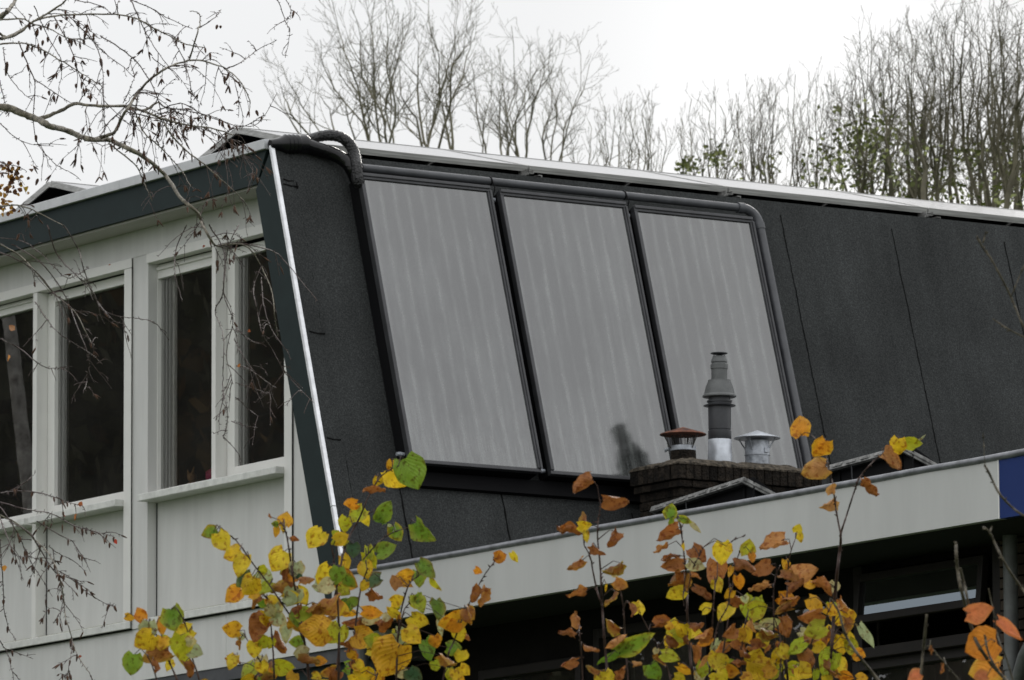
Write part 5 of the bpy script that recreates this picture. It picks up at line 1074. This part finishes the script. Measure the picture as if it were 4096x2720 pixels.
L_r2 = lv(zI, kI, [(1120, 278, 105, 'g', 80), (1225, 345, 95, 'g', -20, .6), (1300, 400, 110, 'p', -45, .35), (1110, 350, 55, 'g'), (1105, 455, 165, 'c', 215, .7), (1060, 575, 120, 'c', 230, .6), (1115, 630, 130, 'b', 25, .5), (1130, 690, 200, 'c', 185, .5), (1210, 550, 55, 'y', -80, .5), (1325, 610, 150, 'c', -45, .7), (1310, 690, 130, 'p', -20, .7), (1155, 800, 160, 'b', 235, .8), (1240, 830, 110, 'b', -90, .6), (1305, 770, 80, 'c'), (1500, 590, 170, 'y', -95, .9), (1560, 560, 70, 'y'), (1455, 745, 160, 'b', 260), (1470, 845, 110, 'y', -70), (1345, 905, 140, 'c', -40, .45), (1110, 1150, 60, 'o'), (1160, 1225, 200, 'y', 250, 1.), (1110, 1260, 120, 'y', 230), (1290, 1190, 100, 'y'), (1310, 1140, 120, 'b', 0), (1375, 1215, 130, 'c', 40, .8), (1310, 1360, 120, 'c', -80), (1360, 1430, 120, 'c', 220, .6), (1250, 1260, 70, 'c'), (1230, 1490, 150, 'o', -30, .5), (990, 1505, 125, 'g', -60), (1110, 1385, 150, 'h', -15, .7), (1000, 1350, 50, 'p'), (1330, 1540, 110, 'p'), (1180, 1560, 90, 'y'), (1450, 1310, 120, 'p', 235, .5)])
shrub('lime sapling right of centre with two fresh green leaves at its tip', S_r2, L_r2, 20.3, extra=12)
S_r3 = [(conv(zI, [(1460, 1720), (1490, 1500), (1540, 1200), (1580, 900), (1620, 650), (1680, 510)]), 2.2, 1.0), (conv(zI, [(1440, 1300), (1480, 1130), (1550, 1000), (1570, 830)]), 1.6, .9), (conv(zI, [(1650, 1720), (1660, 1300), (1690, 1100)]), 1.8, 1.0), (conv(zI, [(1560, 520), (1610, 490), (1680, 465)]), 1.3, .7),
        (conv(zI, [(2020, 1720), (2000, 1450), (1985, 1200), (2005, 900), (2020, 640), (2070, 480)]), 2.6, 1.0), (conv(zI, [(1920, 1600), (1900, 1000), (1912, 800), (1950, 690)]), 1.6, .9), (conv(zI, [(1930, 1700), (1960, 1350), (1930, 1150)]), 1.8, .9), (conv(zI, [(1540, 1000), (1560, 870), (1560, 780)]), 1.2, .8)]
L_r3 = lv(zI, kI, [(1705, 555, 130, 'h', 80), (1735, 630, 75, 'o', -80, .8), (1680, 700, 150, 'c', -5, .8), (1820, 720, 150, 'c', 210, .6), (1630, 825, 110, 'o', -80, .7), (1570, 740, 85, 'o', 250, .5), (1810, 885, 140, 'c', 210, .7), (1625, 950, 105, 'b', 120, .8), (1740, 1025, 180, 'h', -100, .95), (1680, 950, 60, 'p'), (1560, 1195, 125, 'b', 210), (1650, 1210, 100, 'o', 60), (1650, 1290, 125, 'c', -50, .6), (1510, 1350, 140, 'c', 205, .6), (1580, 1250, 120, 'h', 10, .3), (1780, 1310, 100, 'c', 0), (1830, 1270, 115, 'y', -80), (1870, 1145, 170, 'p', 20, .6), (1790, 1165, 110, 'p', -20, .6), (1870, 1210, 140, 'b', -20), (1560, 1490, 150, 'o', -10, .8), (1780, 1400, 150, 'y', 80), (1790, 1500, 190, 'y', -60), (1500, 1430, 150, 'h', 20, .4), (1930, 1400, 100, 'y'), (1930, 1480, 90, 'h'), (1620, 1415, 130, 'c', 5, .4), (1690, 1360, 80, 'c'), (1880, 1440, 70, 'y'), (1700, 1550, 90, 'o'), (1500, 1550, 100, 'y'), (1730, 1150, 90, 'c', -85, .5), (1860, 1340, 70, 'c')]) + \
  lv(zJ, kI, [(180, 530, 200, 'c', 205, .7), (370, 410, 75, 'y', 70), (385, 480, 75, 'y', -80), (270, 690, 85, 'o', -85), (295, 790, 150, 'c', -25, .7), (415, 755, 175, 'c', 15, .6), (290, 965, 165, 'o', -25, .7), (260, 1025, 120, 'c', 200, .7), (85, 745, 60, 'c'), (60, 1020, 150, 'h')])
shrub('bushy lime sapling right of centre, mottled yellow leaves under brown ones', S_r3, L_r3, 20.0, extra=12)
S_r4 = [(conv(zJ, [(580, 1760), (595, 1650), (630, 1250), (648, 950), (672, 700), (692, 540), (695, 440)]), 4.4, 2.4), (conv(zK, [(458, 1110), (440, 1020), (420, 900), (405, 780), (385, 690), (345, 545), (290, 455), (235, 405)]), 2.0, .9), (conv(zK, [(462, 1090), (495, 990), (530, 880), (560, 790), (590, 715), (640, 650), (700, 590), (790, 520), (850, 490)]), 2.0, .9),
        (conv(zJ, [(360, 1720), (480, 1250), (570, 1100), (640, 960)]), 1.4, .8), (conv(zJ, [(300, 1720), (250, 1500), (230, 1250), (190, 1100)]), 1.6, .9), (conv(zJ, [(430, 1700), (550, 1280), (580, 1100), (600, 1000)]), 1.5, .8)]
L_r4 = lv(zK, kK, [(170, 355, 150, 'o', 100, 1.0), (318, 518, 145, 'o', -120, .9), (272, 668, 175, 'c', 200, .7), (400, 792, 85, 'c', 90), (370, 900, 105, 'c', 215), (850, 497, 110, 'y', -100), (955, 468, 120, 'h', 0, .75), (1020, 445, 60, 'p', 30, .3), (810, 600, 160, 'c', -40, .7), (635, 800, 150, 'b', -60, .6)]) + \
  lv(zJ, kI, [(450, 845, 85, 'o', 200), (560, 860, 165, 'b', -30, .9), (510, 990, 160, 'o', -40, .8), (712, 1005, 150, 'b', -60), (465, 1080, 160, 'b', 200), (500, 1180, 150, 'h', 200), (620, 1020, 90, 'h'), (690, 1090, 150, 'y', -50), (765, 1100, 110, 'o', -60), (745, 1150, 110, 'b', -80), (885, 1230, 190, 'p', -60, .4), (630, 1215, 120, 'c', -50, .8), (700, 1290, 150, 'y', -80), (440, 1290, 150, 'c', 215, .7), (360, 1320, 150, 'h', 220, .7), (530, 1310, 100, 'y'), (790, 1320, 150, 'h', -60, .8), (600, 1440, 190, 'h', 240), (690, 1470, 130, 'y', -60), (840, 1370, 90, 'o'), (420, 1420, 130, 'b'), (420, 1500, 120, 'y'), (860, 1555, 90, 'o'), (330, 1540, 110, 'y'), (740, 1540, 100, 'o'), (500, 1530, 90, 'h'), (100, 1260, 120, 'y'), (60, 1440, 150, 'y', 230), (150, 1500, 120, 'h'), (220, 1400, 90, 'y'), (20, 1320, 90, 'c'), (760, 1240, 90, 'y'), (590, 1570, 90, 'y')])
shrub('tallest lime sapling at right, forking in front of the pale fascia', S_r4, L_r4, 20.2, extra=12)
# bare shoots and the orange leaved hazel at the right edge
shrub('bare diagonal stem rising left from the bottom right between the yellow leaves', [(conv(zJ, [(1080, 1720), (980, 1568), (830, 1380), (730, 1220), (680, 1050), (615, 945)]), 3.8, 1.8)], [], 18.6, stemm='stemb', group='bare shoots at lower right', name='bare_shoot')
S_o = [(conv(zJ, [(2010, 1620), (1960, 1568), (1850, 1450), (1740, 1290), (1690, 1150), (1640, 970), (1600, 800), (1580, 640), (1575, 515)]), 4.2, 3.0), (conv(zJ, [(1700, 1130), (1660, 930), (1635, 820), (1608, 715)]), 3.2, 2.6), (conv(zJ, [(2050, 1700), (1960, 1400), (1900, 1250), (1870, 1080), (1825, 870)]), 1.8, 1.2), (conv(zJ, [(1900, 1500), (1830, 1380), (1795, 1225)]), 2.2, 2.2)]
shrub('hazel shoot at the lower right corner with round orange serrated leaves', S_o, lv(zJ, kI, [(1755, 1040, 195, 'R', 10, .8), (1985, 1180, 230, 'R', -40, .45), (1775, 1310, 235, 'O', 200, 1.05), (1800, 1500, 235, 'O', 190, 1.0), (1765, 1545, 110, 'R'), (1255, 1545, 110, 'R')]), 17.5, leafm='leafq', stemm='stemb', group='bare shoots at lower right', name='hazel_shoot')
shrub('forked bare shoot below the blue panel, its twin buds pointing up', [(conv(zJ, [(2250, 1150), (2096, 890), (1990, 740), (1900, 580), (1835, 440), (1785, 400)]), 3.0, 2.0), (conv(zJ, [(1835, 440), (1850, 395)]), 2.0, 1.6), (conv(zJ, [(2400, 2000), (2330, 1500), (2250, 1150)]), 4, 3)], [], 17.8, stemm='stemb', group='bare shoots at lower right', name='bare_shoot')
shrub('short upright bare shoot between the vent window and the orange leaves', [(conv(zJ, [(1270, 1720), (1300, 1568), (1330, 1300), (1352, 1065)]), 3.4, 2.6), (conv(zJ, [(1620, 1620), (1600, 1568), (1480, 1430), (1372, 1310), (1330, 1345)]), 1.4, .9)], lv(zJ, kI, [(1375, 1340, 60, 'c', -90, .5), (1465, 1480, 80, 'c', -95, .5)]), 18.0, stemm='stemb', group='bare shoots at lower right', name='bare_shoot')
shrub('curved bare twig crossing the blue panel', [(conv(zK, [(2300, 1300), (1900, 1060), (1735, 980), (1650, 920), (1560, 820), (1490, 680), (1462, 630)]), 2.6, 2.4), (conv(zK, [(1462, 630), (1456, 500), (1450, 395)]), .8, .5), ([(1180, 700), (1150, 620), (1105, 561)], 4, 3)], [], 17.9, stemm='stemb', group='bare shoots at lower right', name='bare_shoot')
shrub('bare budded twig in front of the felt slope at the right edge', [([(1100, 400), (1040, 345), (1024, 327), (1011, 297), (993, 262), (983, 248), (977, 236)], 2.2, 1.7), ([(983, 243), (986, 232)], 1.8, 1.4), ([(1011, 297), (1020, 275), (1026, 262)], 1.3, 1.), ([(1030, 340), (1010, 330), (993, 319)], 1.6, 1.2), ([(1190, 705), (1150, 540), (1100, 400)], 5, 3)], [], 17.7, stemm='stemb', group='bare shoots at lower right', name='bare_shoot')
